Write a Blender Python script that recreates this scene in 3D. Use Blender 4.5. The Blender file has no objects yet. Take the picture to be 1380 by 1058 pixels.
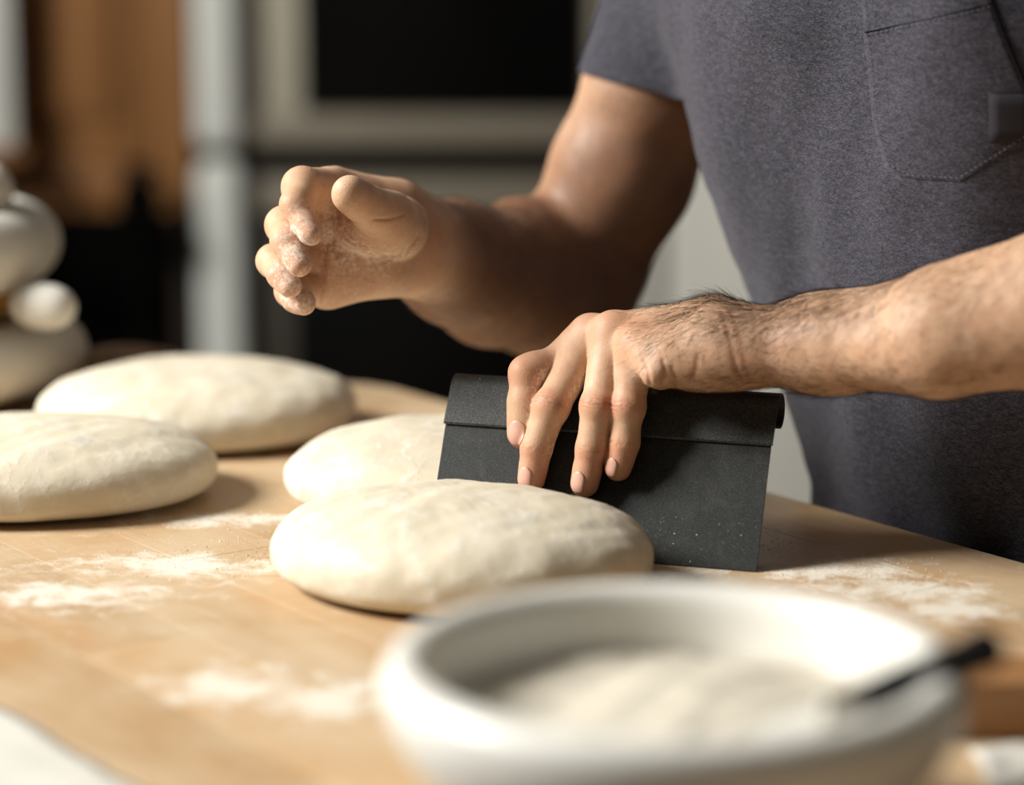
import bpy, bmesh, math, random
import numpy as np
from mathutils import Vector, Matrix

random.seed(7)
rng = np.random.default_rng(7)
C = bpy.context.scene.collection
SC = bpy.context.scene

# ------------------------------------------------------------------ camera
TH = 0.9                       # worktop height
CAMH = 1.266
PITCH = math.radians(10.94)
FPX = 3400.0
cam_d = bpy.data.cameras.new('camera'); cam = bpy.data.objects.new('camera', cam_d); C.objects.link(cam)
cam.location = (0, 0, CAMH); cam.rotation_euler = (math.pi/2 - PITCH, 0, 0)
cam_d.sensor_width = 36.0; cam_d.lens = FPX / 1380.0 * 36.0
cam_d.clip_start = 0.02; cam_d.clip_end = 50
cam_d.dof.use_dof = True; cam_d.dof.focus_distance = 1.455; cam_d.dof.aperture_fstop = 2.4
SC.camera = cam

# ------------------------------------------------------------------ world, lights, exposure
SC.view_settings.view_transform = 'Standard'; SC.view_settings.look = 'None'
SC.view_settings.gamma = 1.0; SC.view_settings.use_curve_mapping = False
SC.view_settings.exposure = 0.0
w = bpy.data.worlds.new('world'); SC.world = w; w.use_nodes = True
w.node_tree.nodes['Background'].inputs[0].default_value = (0.92, 0.96, 1.0, 1)
w.node_tree.nodes['Background'].inputs[1].default_value = 0.06

def area(name, loc, target, sx, sy, power, col):
    l = bpy.data.lights.new(name, 'AREA'); l.shape = 'RECTANGLE'; l.size = sx; l.size_y = sy
    l.energy = power; l.color = col
    o = bpy.data.objects.new(name, l); C.objects.link(o); o.location = loc
    o.rotation_euler = (Vector(target) - Vector(loc)).to_track_quat('-Z', 'Y').to_euler()
    return o
KEY = area('window_daylight', (-2.40, 1.30, 2.55), (0.0, 1.45, 0.95), 1.05, 1.0, 198, (1.0, 0.98, 0.945))

# ------------------------------------------------------------------ helpers: points
def at(px, py, Y):
    """world point on the plane y = Y that the photograph shows at px, py"""
    c, s = math.cos(PITCH), math.sin(PITCH)
    a = (px - 690) / FPX; b = (py - 529) / FPX
    d = np.array([a, c - b*s, -s - b*c])
    t = Y / d[1]
    return np.array([0, 0, CAMH]) + d*t
def ray(px, py):
    c, s = math.cos(PITCH), math.sin(PITCH)
    a = (px - 690) / FPX; b = (py - 529) / FPX
    return np.array([a, c - b*s, -s - b*c])

# ------------------------------------------------------------------ helpers: objects
def tag(o, label=None, cat=None, group=None, kind=None):
    if label: o['label'] = label
    if cat: o['category'] = cat
    if group: o['group'] = group
    if kind: o['kind'] = kind
    return o
def empty(name, loc=(0, 0, 0), rz=0):
    o = bpy.data.objects.new(name, None); C.objects.link(o); o.location = loc; o.rotation_euler[2] = rz
    o.empty_display_size = .05
    return o
def link(name, me, mat=None, parent=None, smooth=True):
    if mat is not None and len(me.materials) == 0: me.materials.append(mat)
    o = bpy.data.objects.new(name, me); C.objects.link(o)
    if smooth:
        me.polygons.foreach_set('use_smooth', [True]*len(me.polygons))
    if parent is not None:
        o.parent = parent
        pl = Vector(parent.location)
        # geometry is given in world space: bring it into the parent's space
        m = parent_world(parent).inverted()
        me.transform(m)
    return o
def parent_world(p):
    m = Matrix.LocRotScale(p.location, p.rotation_euler, p.scale)
    return parent_world(p.parent) @ m if p.parent else m
def from_bm(name, bm, mat, parent=None, smooth=True):
    me = bpy.data.meshes.new(name); bm.to_mesh(me); bm.free()
    return link(name, me, mat, parent, smooth)
def pyd(name, V, F, mat, parent=None, smooth=True):
    me = bpy.data.meshes.new(name)
    if isinstance(V, np.ndarray): V = V.tolist()
    if isinstance(F, np.ndarray): F = F.tolist()
    me.from_pydata(V, [], F); me.update()
    return link(name, me, mat, parent, smooth)
def autosmooth(o, ang=40):
    me = o.data
    bm = bmesh.new(); bm.from_mesh(me)
    a = math.radians(ang)
    for e in bm.edges:
        if len(e.link_faces) == 2 and e.calc_face_angle(0) > a: e.smooth = False
    bm.to_mesh(me); bm.free()
    return o
def box_bm(bm, lo, hi, bev=0.0, seg=2, M=None):
    r = bmesh.ops.create_cube(bm, size=1)
    vs = r['verts']
    for v in vs:
        v.co = Vector([lo[i] + (v.co[i] + .5)*(hi[i]-lo[i]) for i in range(3)])
    if bev > 0:
        es = list({e for v in vs for e in v.link_edges})
        rr = bmesh.ops.bevel(bm, geom=es, offset=bev, segments=seg, affect='EDGES', profile=.5)
        vs = list({v for f in rr['faces'] for v in f.verts} | {v for v in vs if v.is_valid})
    if M is not None:
        bmesh.ops.transform(bm, matrix=M, verts=vs)
    return vs
def box(name, lo, hi, mat, parent=None, bev=0.0, seg=2, M=None):
    bm = bmesh.new(); box_bm(bm, lo, hi, bev, seg, M)
    return autosmooth(from_bm(name, bm, mat, parent, True), 35)
def lathe(profile, cx, cy, n=96, wob=None):
    V = []; F = []
    m = len(profile)
    for i in range(n):
        a = 2*math.pi*i/n
        for j, (r, z) in enumerate(profile):
            k = 1.0
            dz = 0
            if wob: k, dz = wob(a, r, z)
            V.append((cx + r*k*math.cos(a), cy + r*k*math.sin(a), z + dz))
    for i in range(n):
        for j in range(m-1):
            a = i*m+j; b = ((i+1) % n)*m+j
            F.append((a, b, b+1, a+1))
    return V, F
def tube(P, R, n=12, cap=True):
    """tube along points P with radii R"""
    P = [Vector(p) for p in P]; V = []; F = []
    up = Vector((0, 0, 1))
    for i, p in enumerate(P):
        t = (P[min(i+1, len(P)-1)] - P[max(i-1, 0)]).normalized()
        s = t.cross(up)
        if s.length < 1e-3: s = t.cross(Vector((1, 0, 0)))
        s.normalize(); q = s.cross(t)
        for k in range(n):
            a = 2*math.pi*k/n
            V.append(tuple(p + (s*math.cos(a) + q*math.sin(a))*R[i]))
    for i in range(len(P)-1):
        for k in range(n):
            a = i*n+k; b = i*n+(k+1) % n
            F.append((a, b, b+n, a+n))
    if cap:
        F.append(tuple(range(n-1, -1, -1))); F.append(tuple(range((len(P)-1)*n, len(P)*n)))
    return V, F

# ------------------------------------------------------------------ helpers: materials
class NT:
    def __init__(s, name):
        s.m = bpy.data.materials.new(name); s.m.use_nodes = True
        s.t = s.m.node_tree; s.b = s.t.nodes['Principled BSDF']; s.tc = s.t.nodes.new('ShaderNodeTexCoord')
    def n(s, typ, **kw):
        nd = s.t.nodes.new('ShaderNode'+typ)
        for k, v in kw.items(): setattr(nd, k, v)
        return nd
    def l(s, a, b): s.t.links.new(a, b)
    def put(s, nd, **kw):
        for k, v in kw.items():
            inp = nd.inputs[int(k[1:])] if (k[0] == 'i' and k[1:].isdigit()) else nd.inputs[k]
            if hasattr(v, 'is_output') or isinstance(v, bpy.types.NodeSocket): s.l(v, inp)
            else: inp.default_value = v
        return nd
    def coord(s, scale=(1, 1, 1), rot=(0, 0, 0), loc=(0, 0, 0), src='Object'):
        mp = s.n('Mapping'); mp.inputs['Scale'].default_value = scale; mp.inputs['Rotation'].default_value = rot
        mp.inputs['Location'].default_value = loc
        s.l(s.tc.outputs[src], mp.inputs[0]); return mp.outputs[0]
    def noise(s, vec, scale, detail=4, rough=.55, dist=0.0):
        nd = s.n('TexNoise'); s.l(vec, nd.inputs['Vector'])
        nd.inputs['Scale'].default_value = scale; nd.inputs['Detail'].default_value = detail
        nd.inputs['Roughness'].default_value = rough; nd.inputs['Distortion'].default_value = dist
        return nd.outputs['Fac']
    def vor(s, vec, scale, feat='F1'):
        nd = s.n('TexVoronoi', feature=feat); s.l(vec, nd.inputs['Vector']); nd.inputs['Scale'].default_value = scale
        return nd.outputs['Distance']
    def ramp(s, fac, stops):
        nd = s.n('ValToRGB'); s.l(fac, nd.inputs[0]); e = nd.color_ramp.elements
        while len(e) < len(stops): e.new(.5)
        for i, (p, c) in enumerate(stops):
            e[i].position = p
            e[i].color = (c, c, c, 1) if not hasattr(c, '__len__') else (*c, 1)
        return nd.outputs[0]
    def mix(s, fac, a, b, mode='MIX'):
        nd = s.n('Mix', data_type='RGBA', blend_type=mode)
        for i, v in ((0, fac), (6, a), (7, b)):
            if isinstance(v, bpy.types.NodeSocket): s.l(v, nd.inputs[i])
            elif i == 0: nd.inputs[0].default_value = v
            else: nd.inputs[i].default_value = (*v, 1)
        return nd.outputs[2]
    def math(s, op, a, b=0.0, c=None, clamp=False):
        nd = s.n('Math', operation=op, use_clamp=clamp)
        for i, v in ((0, a), (1, b), (2, c)):
            if v is None: continue
            if isinstance(v, bpy.types.NodeSocket): s.l(v, nd.inputs[i])
            else: nd.inputs[i].default_value = v
        return nd.outputs[0]
    def attr(s, name):
        nd = s.n('Attribute'); nd.attribute_name = name; return nd.outputs['Fac']
    def col(s, c):
        if isinstance(c, bpy.types.NodeSocket): s.l(c, s.b.inputs['Base Color'])
        else: s.b.inputs['Base Color'].default_value = (*c, 1)
    def set(s, **kw):
        for k, v in kw.items():
            k = k.replace('_', ' ')
            if isinstance(v, bpy.types.NodeSocket): s.l(v, s.b.inputs[k])
            else: s.b.inputs[k].default_value = v
        return s
    def bump(s, h, strength=.3, dist=.001):
        nd = s.n('Bump'); s.l(h, nd.inputs['Height']); nd.inputs['Strength'].default_value = strength
        nd.inputs['Distance'].default_value = dist; s.l(nd.outputs[0], s.b.inputs['Normal'])
        return nd
def sr(r, g, b):
    f = lambda c: (c/255/12.92) if c/255 <= .04045 else ((c/255+.055)/1.055)**2.4
    return (f(r), f(g), f(b))
def plain(name, col, rough=.5, metal=0.0, spec=.5, nscale=60, var=.12, bump=.0):
    t = NT(name)
    nz = t.noise(t.coord(), nscale, 3)
    a = tuple(c*(1-var) for c in col); b = tuple(min(1, c*(1+var)) for c in col)
    t.col(t.ramp(nz, [(.3, a), (.7, b)]))
    t.set(Roughness=rough, Metallic=metal, Specular_IOR_Level=spec)
    if bump: t.bump(nz, bump, .001)
    return t.m
# ------------------------------------------------------------------ materials
M = {}
LDIR = math.degrees(math.atan2(.811, -.585))        # direction the staves run

def mat_wood():
    t = NT('beech_worktop')
    geo = t.n('NewGeometry')
    oi = t.n('ObjectInfo')
    def g(scale, loc=(0, 0, 0)):
        r = t.n('Mapping'); r.vector_type = 'POINT'
        # rotate world position so that x runs along the staves
        r.inputs['Rotation'].default_value = (0, 0, -math.radians(LDIR))
        t.l(geo.outputs['Position'], r.inputs[0])
        m2 = t.n('Mapping'); m2.inputs['Scale'].default_value = scale
        ad = t.n('VectorMath', operation='ADD'); t.l(r.outputs[0], ad.inputs[0])
        sc = t.n('VectorMath', operation='SCALE'); sc.inputs[0].default_value = (3.1, 1.7, 0); t.l(oi.outputs['Random'], sc.inputs['Scale'])
        t.l(sc.outputs[0], ad.inputs[1]); t.l(ad.outputs[0], m2.inputs[0])
        return m2.outputs[0]
    grain = t.noise(g((6, 90, 20)), 1.6, 6, .6, .6)
    fine = t.noise(g((30, 700, 60)), 1.2, 3, .6)
    base = t.ramp(grain, [(.25, sr(182, 146, 104)), (.5, sr(194, 160, 119)), (.78, sr(203, 173, 134))])
    base = t.mix(t.math('MULTIPLY', fine, .25), base, sr(180, 138, 92))
    rnd = t.ramp(oi.outputs['Random'], [(0, .84), (1, 1.05)])
    base = t.mix(1.0, base, rnd, 'MULTIPLY')
    # oily orange worn areas
    pos = geo.outputs['Position']
    worn = t.noise(g((4, 14, 6)), 1.0, 3, .55, .5)
    base = t.mix(t.ramp(worn, [(.52, 0.0), (.70, .55)]), base, sr(182, 128, 68))
    # flour film rubbed into the wood, and thick dustings
    mp = t.n('Mapping'); t.l(pos, mp.inputs[0]); p0 = mp.outputs[0]
    film = t.noise(p0, 9, 5, .6, .3)
    filmf = t.ramp(film, [(.36, 0.0), (.66, .62)])
    base = t.mix(filmf, base, sr(214, 196, 166))
    dust = None
    spots = [(320, 925, .07, .055), (235, 762, .11, .045), (440, 940, .07, .05), (90, 800, .10, .05), (300, 700, .09, .028),
             (1130, 772, .085, .05), (1215, 795, .07, .04), (1290, 822, .05, .035), (930, 772, .05, .018), (150, 690, .06, .02), (455, 690, .03, .03)]
    for (px, py, rx, ry) in spots:
        d = ray(px, py); k = (TH - CAMH)/d[2]; q = d*k
        sub = t.n('VectorMath', operation='SUBTRACT'); t.l(pos, sub.inputs[0]); sub.inputs[1].default_value = (q[0], q[1], TH)
        dv = t.n('VectorMath', operation='DIVIDE'); t.l(sub.outputs[0], dv.inputs[0]); dv.inputs[1].default_value = (rx, ry, 1.)
        ln = t.n('VectorMath', operation='LENGTH'); t.l(dv.outputs[0], ln.inputs[0])
        v = t.math('SUBTRACT', 1.0, ln.outputs['Value'], clamp=True)
        dust = v if dust is None else t.math('MAXIMUM', dust, v)
    n1 = t.noise(p0, 42, 6, .68, .4); n2 = t.noise(p0, 420, 3, .7)
    dm = t.math('ADD', t.math('MULTIPLY', dust, .38), t.math('ADD', t.math('MULTIPLY', n1, 1.0), t.math('MULTIPLY', n2, .35)))
    dm = t.ramp(dm, [(.78, 0.0), (1.0, .85)])
    base = t.mix(dm, base, sr(226, 220, 205))
    # scattered grains of flour
    vo = t.vor(p0, 420); spk = t.ramp(vo, [(.10, 1.0), (.17, 0.0)])
    spm = t.math('MULTIPLY', spk, t.ramp(t.noise(p0, 16, 4, .6), [(.5, 0.0), (.66, .8)]))
    base = t.mix(spm, base, sr(232, 226, 210))
    t.col(base); t.set(Roughness=t.ramp(dm, [(0, .42), (1, .95)]), Specular_IOR_Level=.35)
    t.bump(t.math('ADD', t.math('MULTIPLY', grain, .3), t.math('ADD', dm, t.math('MULTIPLY', fine, .2))), .35, .0006)
    return t.m
M['wood'] = mat_wood()

def mat_brown_wood(name, dark, light, axis=2, rough=.5):
    t = NT(name)
    sc = [14, 14, 14]; sc[axis] = 1.2
    g = t.noise(t.coord(tuple(sc)), 2.0, 5, .6, .8)
    t.col(t.ramp(g, [(.25, dark), (.75, light)])); t.set(Roughness=rough); t.bump(g, .2, .001)
    return t.m
M['cabinet'] = mat_brown_wood('brown_cabinet_wood', sr(112, 74, 40), sr(164, 114, 64))
M['darkwood'] = mat_brown_wood('dark_wood', sr(24, 16, 11), sr(44, 30, 20))
M['board'] = mat_brown_wood('board_wood', sr(132, 90, 52), sr(176, 132, 86), 0)

def mat_dough(name, c1, c2, c3):
    t = NT(name)
    co = t.coord()
    a = t.noise(co, 22, 5, .6, .3); b = t.noise(co, 130, 4, .6); f = t.noise(co, 48, 6, .72, .5)
    base = t.ramp(a, [(.3, c1), (.7, c2)])
    fl = t.ramp(t.math('ADD', t.math('MULTIPLY', f, .8), t.math('MULTIPLY', b, .25)), [(.52, 0.0), (.64, .8)])
    base = t.mix(fl, base, c3)
    t.col(base); t.set(Roughness=.62, Specular_IOR_Level=.32, Subsurface_Weight=.22, Subsurface_Scale=.012)
    t.b.inputs['Subsurface Radius'].default_value = (1.0, .7, .45)
    v = t.vor(co, 60); 
    t.bump(t.math('ADD', t.math('MULTIPLY', b, .5), t.math('ADD', t.math('MULTIPLY', fl, .35), t.math('MULTIPLY', v, .25))), .45, .0016)
    return t.m
M['dough'] = mat_dough('bread_dough', sr(206, 195, 170), sr(216, 207, 186), sr(222, 217, 203))
M['rye'] = mat_dough('brown_dough', sr(120, 88, 62), sr(150, 116, 86), sr(196, 176, 150))

def mat_skin():
    t = NT('skin')
    co = t.coord()
    n1 = t.noise(co, 45, 4, .6); n2 = t.noise(co, 700, 3, .6); n3 = t.noise(co, 140, 4, .6)
    base = t.ramp(n1, [(.3, sr(192, 152, 120)), (.7, sr(210, 174, 143))])
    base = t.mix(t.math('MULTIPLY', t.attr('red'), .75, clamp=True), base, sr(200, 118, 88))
    base = t.mix(t.ramp(n3, [(.45, 0.0), (.8, .25)]), base, sr(176, 112, 80))
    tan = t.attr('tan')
    base = t.mix(tan, base, sr(104, 64, 40))  # sun tan, and on the raised arm also shade put into the colour
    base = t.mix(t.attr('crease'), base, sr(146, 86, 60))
    # flour dust caught in the skin
    cr = t.vor(co, 300, 'DISTANCE_TO_EDGE')
    cracks = t.ramp(cr, [(.02, 1.0), (.09, 0.0)])
    pt = t.noise(co, 330, 5, .8)
    fa = t.attr('flour')
    fm = t.math('MULTIPLY', t.ramp(t.math('ADD', pt, t.math('MULTIPLY', fa, .26)), [(.66, 0.0), (.80, 1.0)]), t.math('MULTIPLY', fa, 1.3, clamp=True), clamp=True)
    fm2 = t.math('MULTIPLY', t.math('MULTIPLY', cracks, t.ramp(n3, [(.4, 0), (.6, .8)])), fa, clamp=True)
    fm = t.math('MAXIMUM', fm, t.math('MULTIPLY', fm2, .8))
    base = t.mix(t.math('MULTIPLY', fm, .85), base, sr(232, 216, 200))
    t.col(base)
    t.set(Roughness=t.ramp(fm, [(0, .52), (1, .85)]), Specular_IOR_Level=.33, Subsurface_Weight=.18, Subsurface_Scale=.006)
    t.b.inputs['Subsurface Radius'].default_value = (1.0, .35, .2)
    vs = t.vor(co, 1100)
    h = t.math('ADD', t.math('MULTIPLY', n3, .7), t.math('ADD', t.math('MULTIPLY', n2, .3), t.math('ADD', t.math('MULTIPLY', vs, .35), t.math('MULTIPLY', fm, .4))))
    t.bump(h, .4, .0006)
    return t.m
M['skin'] = mat_skin()
M['nail'] = plain('fingernail', sr(208, 160, 140), .4, 0, .4, 200, .05)
M['hair'] = plain('body_hair', sr(48, 30, 20), .5, 0, .3, 50, .2)

def mat_shirt(name='heathered_jersey', dk=sr(30, 31, 39), lt=sr(96, 93, 102), tint=(1, 1, 1)):
    t = NT(name)
    # cross threads: stretched along the horizontal of the cloth
    co = t.coord((1, 1, 3.2), (0, math.radians(12), 0))
    a = t.noise(co, 520, 3, .7); b = t.noise(co, 150, 4, .65); c = t.noise(t.coord(), 9, 3, .5)
    v = t.math('ADD', t.math('MULTIPLY', a, .62), t.math('ADD', t.math('MULTIPLY', b, .28), t.math('MULTIPLY', c, .12)))
    base = t.ramp(v, [(.40, dk), (.53, tuple((p*.62+q*.38) for p, q in zip(dk, lt))), (.68, lt)])
    t.col(base); t.set(Roughness=.92, Specular_IOR_Level=.12, Sheen_Weight=.12, Sheen_Roughness=.5)
    kn = t.vor(t.coord((1, 1, 1.6)), 900)
    t.bump(t.math('ADD', a, t.math('MULTIPLY', kn, .5)), .5, .0006)
    return t.m
M['shirt'] = mat_shirt()
M['thread'] = plain('stitch_thread', sr(104, 103, 114), .85, 0, .2, 300, .2)
M['seam'] = plain('dark_seam', sr(20, 21, 28), .9, 0, .1, 300, .2)
M['tag'] = plain('woven_tag', sr(46, 44, 48), .9, 0, .2, 500, .06, .1)
M['trousers'] = plain('dark_trousers', sr(26, 27, 33), .9, 0, .1, 300, .2)
M['shoe'] = plain('black_leather', sr(20, 18, 17), .4, 0, .5, 60, .2)

def mat_scraper(name='black_coated_steel', c1=sr(16, 18, 17), c2=sr(36, 38, 36), c3=sr(86, 88, 84)):
    t = NT(name)
    co = t.coord()
    a = t.noise(co, 2100, 2, .6); b = t.noise(co, 60, 5, .6, .4); sm = t.noise(co, 26, 4, .6, .6)
    base = t.ramp(a, [(.36, c1), (.56, c2), (.74, c3)])
    base = t.mix(t.ramp(b, [(.5, 0.0), (.85, .18)]), base, sr(110, 108, 94))
    vo = t.vor(co, 260); sp = t.math('MULTIPLY', t.ramp(vo, [(.07, 1.0), (.13, 0.0)]), t.ramp(sm, [(.54, 0.0), (.64, 1.0)]))
    base = t.mix(sp, base, sr(196, 190, 168))
    t.col(base); t.set(Roughness=.46, Metallic=.35, Specular_IOR_Level=.5)
    t.bump(a, .35, .0004)
    return t.m
M['scraper'] = mat_scraper()
M['bowl_flour'] = plain('bowl_flour', sr(206, 198, 181), .95, 0, .1, 60, .06, .4)
M['grip'] = mat_scraper('worn_lit_grip', sr(26, 28, 27), sr(60, 62, 60), sr(124, 126, 122))  # paler worn finish, with light on the tilted band put into the colour
M['flour'] = plain('flour', sr(232, 226, 210), .95, 0, .1, 220, .06, .4)
M['ceramic'] = plain('white_ceramic', sr(230, 228, 219), .35, 0, .5, 12, .02)
M['rubber'] = plain('black_rubber', sr(18, 18, 19), .5, 0, .4, 60, .1)
M['steel'] = plain('brushed_steel', sr(170, 166, 156), .38, .6, .5, 30, .08)

def mat_cloth(name, c):
    t = NT(name); co = t.coord()
    wv = t.n('TexWave'); t.l(co, wv.inputs[0]); wv.inputs['Scale'].default_value = 260; wv.inputs['Distortion'].default_value = 2
    nz = t.noise(co, 30, 4)
    t.col(t.ramp(nz, [(.3, tuple(x*.93 for x in c)), (.7, c)])); t.set(Roughness=.95, Specular_IOR_Level=.1)
    t.bump(wv.outputs['Fac'], .25, .0006)
    return t.m
M['linen'] = mat_cloth('white_linen', sr(214, 211, 201))
M['cream'] = mat_cloth('cream_linen', sr(210, 207, 196))
M['cane'] = plain('cane', sr(176, 128, 62), .6, 0, .3, 90, .15, .3)
M['enamel'] = plain('white_enamel', sr(214, 216, 208), .4, 0, .5, 6, .03)
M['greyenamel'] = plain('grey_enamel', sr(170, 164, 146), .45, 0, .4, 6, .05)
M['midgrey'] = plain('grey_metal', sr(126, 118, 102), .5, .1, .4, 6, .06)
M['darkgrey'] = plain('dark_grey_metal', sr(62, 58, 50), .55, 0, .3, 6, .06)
M['blackglass'] = plain('black_glass', sr(8, 8, 8), .25, 0, .25, 6, .1)
M['black'] = plain('black_cavity', sr(9, 8, 7), .9, 0, .05, 8, .2)
M['wall'] = plain('painted_wall', sr(150, 146, 136), .9, 0, .2, 5, .03, .1)
M['cupboard'] = plain('white_cupboard_paint', sr(216, 214, 203), .6, 0, .3, 5, .02)
M['floor'] = mat_brown_wood('dark_floor', sr(60, 42, 30), sr(92, 66, 46), 1)
M['ceiling'] = plain('ceiling_paint', sr(150, 148, 142), .95, 0, .1, 5, .03)
g = NT('window_glass'); g.set(Roughness=.02, Transmission_Weight=1.0, IOR=1.05); g.col((1, 1, 1)); M['glass'] = g.m
# ------------------------------------------------------------------ room shell
def struct(o): o['kind'] = 'structure'; return o
XL, XR_, YB, YF, ZC = -2.30, 3.2, 4.75, -1.6, 3.3
fl = empty('floor', (0, 0, 0)); struct(fl)
nb = 22
me0 = None
for i in range(nb):
    x0 = XL + (XR_-XL)*i/nb; x1 = XL + (XR_-XL)*(i+1)/nb
    if me0 is None:
        o = box('floorboard', (0, YF, -.02), (x1-x0-.003, YB, 0), M['floor'], None, .002, 1); me0 = o.data
    else:
        o = bpy.data.objects.new('floorboard', me0); C.objects.link(o)
    o.parent = fl; o.location = (x0, 0, 0)
sb = box('subfloor', (XL, YF, -.05), (XR_, YB, -.0205), M['black'], fl)
struct(box('ceiling', (XL, YF, ZC), (XR_, YB, ZC+.05), M['ceiling']))
struct(box('wall_back', (XL, YB, 0), (XR_, YB+.1, ZC), M['wall']))
# left wall with a window opening
wy0, wy1, wz0, wz1 = 0.66, 1.94, 1.95, 3.18
bm = bmesh.new()
for lo, hi in (((XL-.1, YF, 0), (XL, wy0, ZC)), ((XL-.1, wy1, 0), (XL, YB, ZC)), ((XL-.1, wy0, 0), (XL, wy1, wz0)), ((XL-.1, wy0, wz1), (XL, wy1, ZC))):
    box_bm(bm, lo, hi)
struct(from_bm('wall_left', bm, M['wall'], None, False))
wn = struct(empty('window_1', (XL-.05, (wy0+wy1)/2, wz0)))
fr = bmesh.new()
for lo, hi in (((XL-.07, wy0, wz0), (XL-.03, wy0+.05, wz1)), ((XL-.07, wy1-.05, wz0), (XL-.03, wy1, wz1)), ((XL-.07, wy0+.05, wz0), (XL-.03, wy1-.05, wz0+.05)), ((XL-.07, wy0+.05, wz1-.05), (XL-.03, wy1-.05, wz1))):
    box_bm(fr, lo, hi, .004, 1)
from_bm('window_frame', fr, M['enamel'], wn, False)
box('window_sill', (XL-.08, wy0-.04, wz0-.03), (XL+.12, wy1+.04, wz0-.002), M['enamel'], wn, .006)
struct(box('baseboard_back', (XL+.002, YB-.02, 0.001), (XR_-.002, YB-.001, .1), M['enamel'], None, .004))

# ------------------------------------------------------------------ background furniture
# brown wooden dresser on the left
Y0 = 4.05
def X_at(px, Y): return (px-690)/FPX*(Y*math.cos(PITCH)+(CAMH-.85)*math.sin(PITCH))
def H_at(py, Y): return at(690, py, Y)[2]
xa, xb = X_at(-190, Y0), X_at(258, Y0)
zb = H_at(283, Y0)
dr = empty('wooden_dresser', ((xa+xb)/2, Y0+.2, 0))
tag(dr, 'blurred brown wooden dresser with a black open base behind the basket stack', 'cabinet')
bm = bmesh.new(); z_t = 2.0
box_bm(bm, (xa, Y0, .02), (xa+.03, Y0+.5, z_t)); box_bm(bm, (xb-.03, Y0, .02), (xb, Y0+.5, z_t)); box_bm(bm, (xa+.03, Y0+.47, .02), (xb-.03, Y0+.5, z_t))
box_bm(bm, (xa, Y0-.01, z_t), (xb, Y0+.5, z_t+.03))
from_bm('carcass', bm, M['darkwood'], dr, False)
box('stile', (xb-.055, Y0-.02, zb), (xb+.002, Y0-.001, z_t), M['cabinet'], dr, .003)
xm = X_at(30, Y0)
box('bottom_rail', (xa, Y0-.03, zb), (X_at(172, Y0), Y0-.001, zb+.075), M['cabinet'], dr, .004)
dn = box('door', (xm-.02, Y0-.022, zb+.078), (xb-.058, Y0-.001, z_t-.02), M['cabinet'], dr, .003)
p = box('door_panel', (xm+.04, Y0-.034, zb+.15), (xb-.115, Y0-.0225, z_t-.09), M['cabinet'], dn, .008)
k = box('door_knob', (xm+.0, Y0-.045, zb+.40), (xm+.022, Y0-.0225, zb+.422), M['steel'], dn, .006)
box('base_shelf', (xa+.031, Y0+.02, .30), (xb-.031, Y0+.46, .32), M['darkwood'], dr)
box('base_back', (xa+.031, Y0+.44, .021), (xb-.031, Y0+.468, zb), M['black'], dr)
# pale upright at the far left
px1 = X_at(26, Y0-.1)
bm = bmesh.new(); box_bm(bm, (px1-.13, Y0-.13, H_at(196, Y0-.1)), (px1, Y0-.105, 1.9), .005)
cb = from_bm('chopping_board', bm, M['enamel'], None, True); autosmooth(cb)
tag(cb, 'pale upright board leaning in front of the brown dresser at left edge', 'board')
sh = box('display_shelf', (px1-.2, Y0-.16, H_at(196, Y0-.1)-.02), (px1+.02, Y0-.031, H_at(196, Y0-.1)-.001), M['cabinet'], dr, .003)
# dark jug in front of the lower rail
jx, jz = X_at(187, Y0-.12), H_at(292, Y0-.12)
st = empty('plant_stand', (jx, Y0-.12, 0)); tag(st, 'slim dark stand in front of the brown dresser, holding the dark jug', 'stand')
V, F = lathe([(0, jz-.001), (.05, jz-.001), (.052, jz-.01), (.02, jz-.02), (.012, jz-.05), (.012, .05), (.07, .015), (.075, 0.0), (0, 0.0)], jx, Y0-.12, 24)
pyd('pedestal', V, F, M['black'], st)
V, F = lathe([(0, jz), (.03, jz), (.036, jz+.015), (.034, jz+.04), (.02, jz+.062), (.022, jz+.078), (.019, jz+.078), (.017, jz+.06), (0, jz+.055)], jx, Y0-.12, 32)
jg = pyd('jug', V, F, M['black'], None); tag(jg, 'small dark jug standing before the brown dresser', 'jug')
V, F = tube([(jx+.020, Y0-.12, jz+.07), (jx+.042, Y0-.12, jz+.06), (jx+.045, Y0-.12, jz+.035), (jx+.033, Y0-.12, jz+.02)], [.004]*4, 8); pyd('handle', V, F, M['black'], jg)

# double oven, turned so that the lit edges of its doors show on the left
ov_x = X_at(331, Y0)
ov = empty('double_oven', (ov_x+.45, Y0+.3, 0)); tag(ov, 'blurred double oven with black glass doors and a bright rounded left edge', 'oven')
z1 = H_at(206, Y0)               # gap between the doors
xr = X_at(815, Y0)
bm = bmesh.new(); box_bm(bm, (ov_x-.075, Y0+.06, .03), (xr, Y0+.62, 2.0), .004)
autosmooth(from_bm('housing', bm, M['darkgrey'], ov))
xs = X_at(268, Y0)
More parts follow.
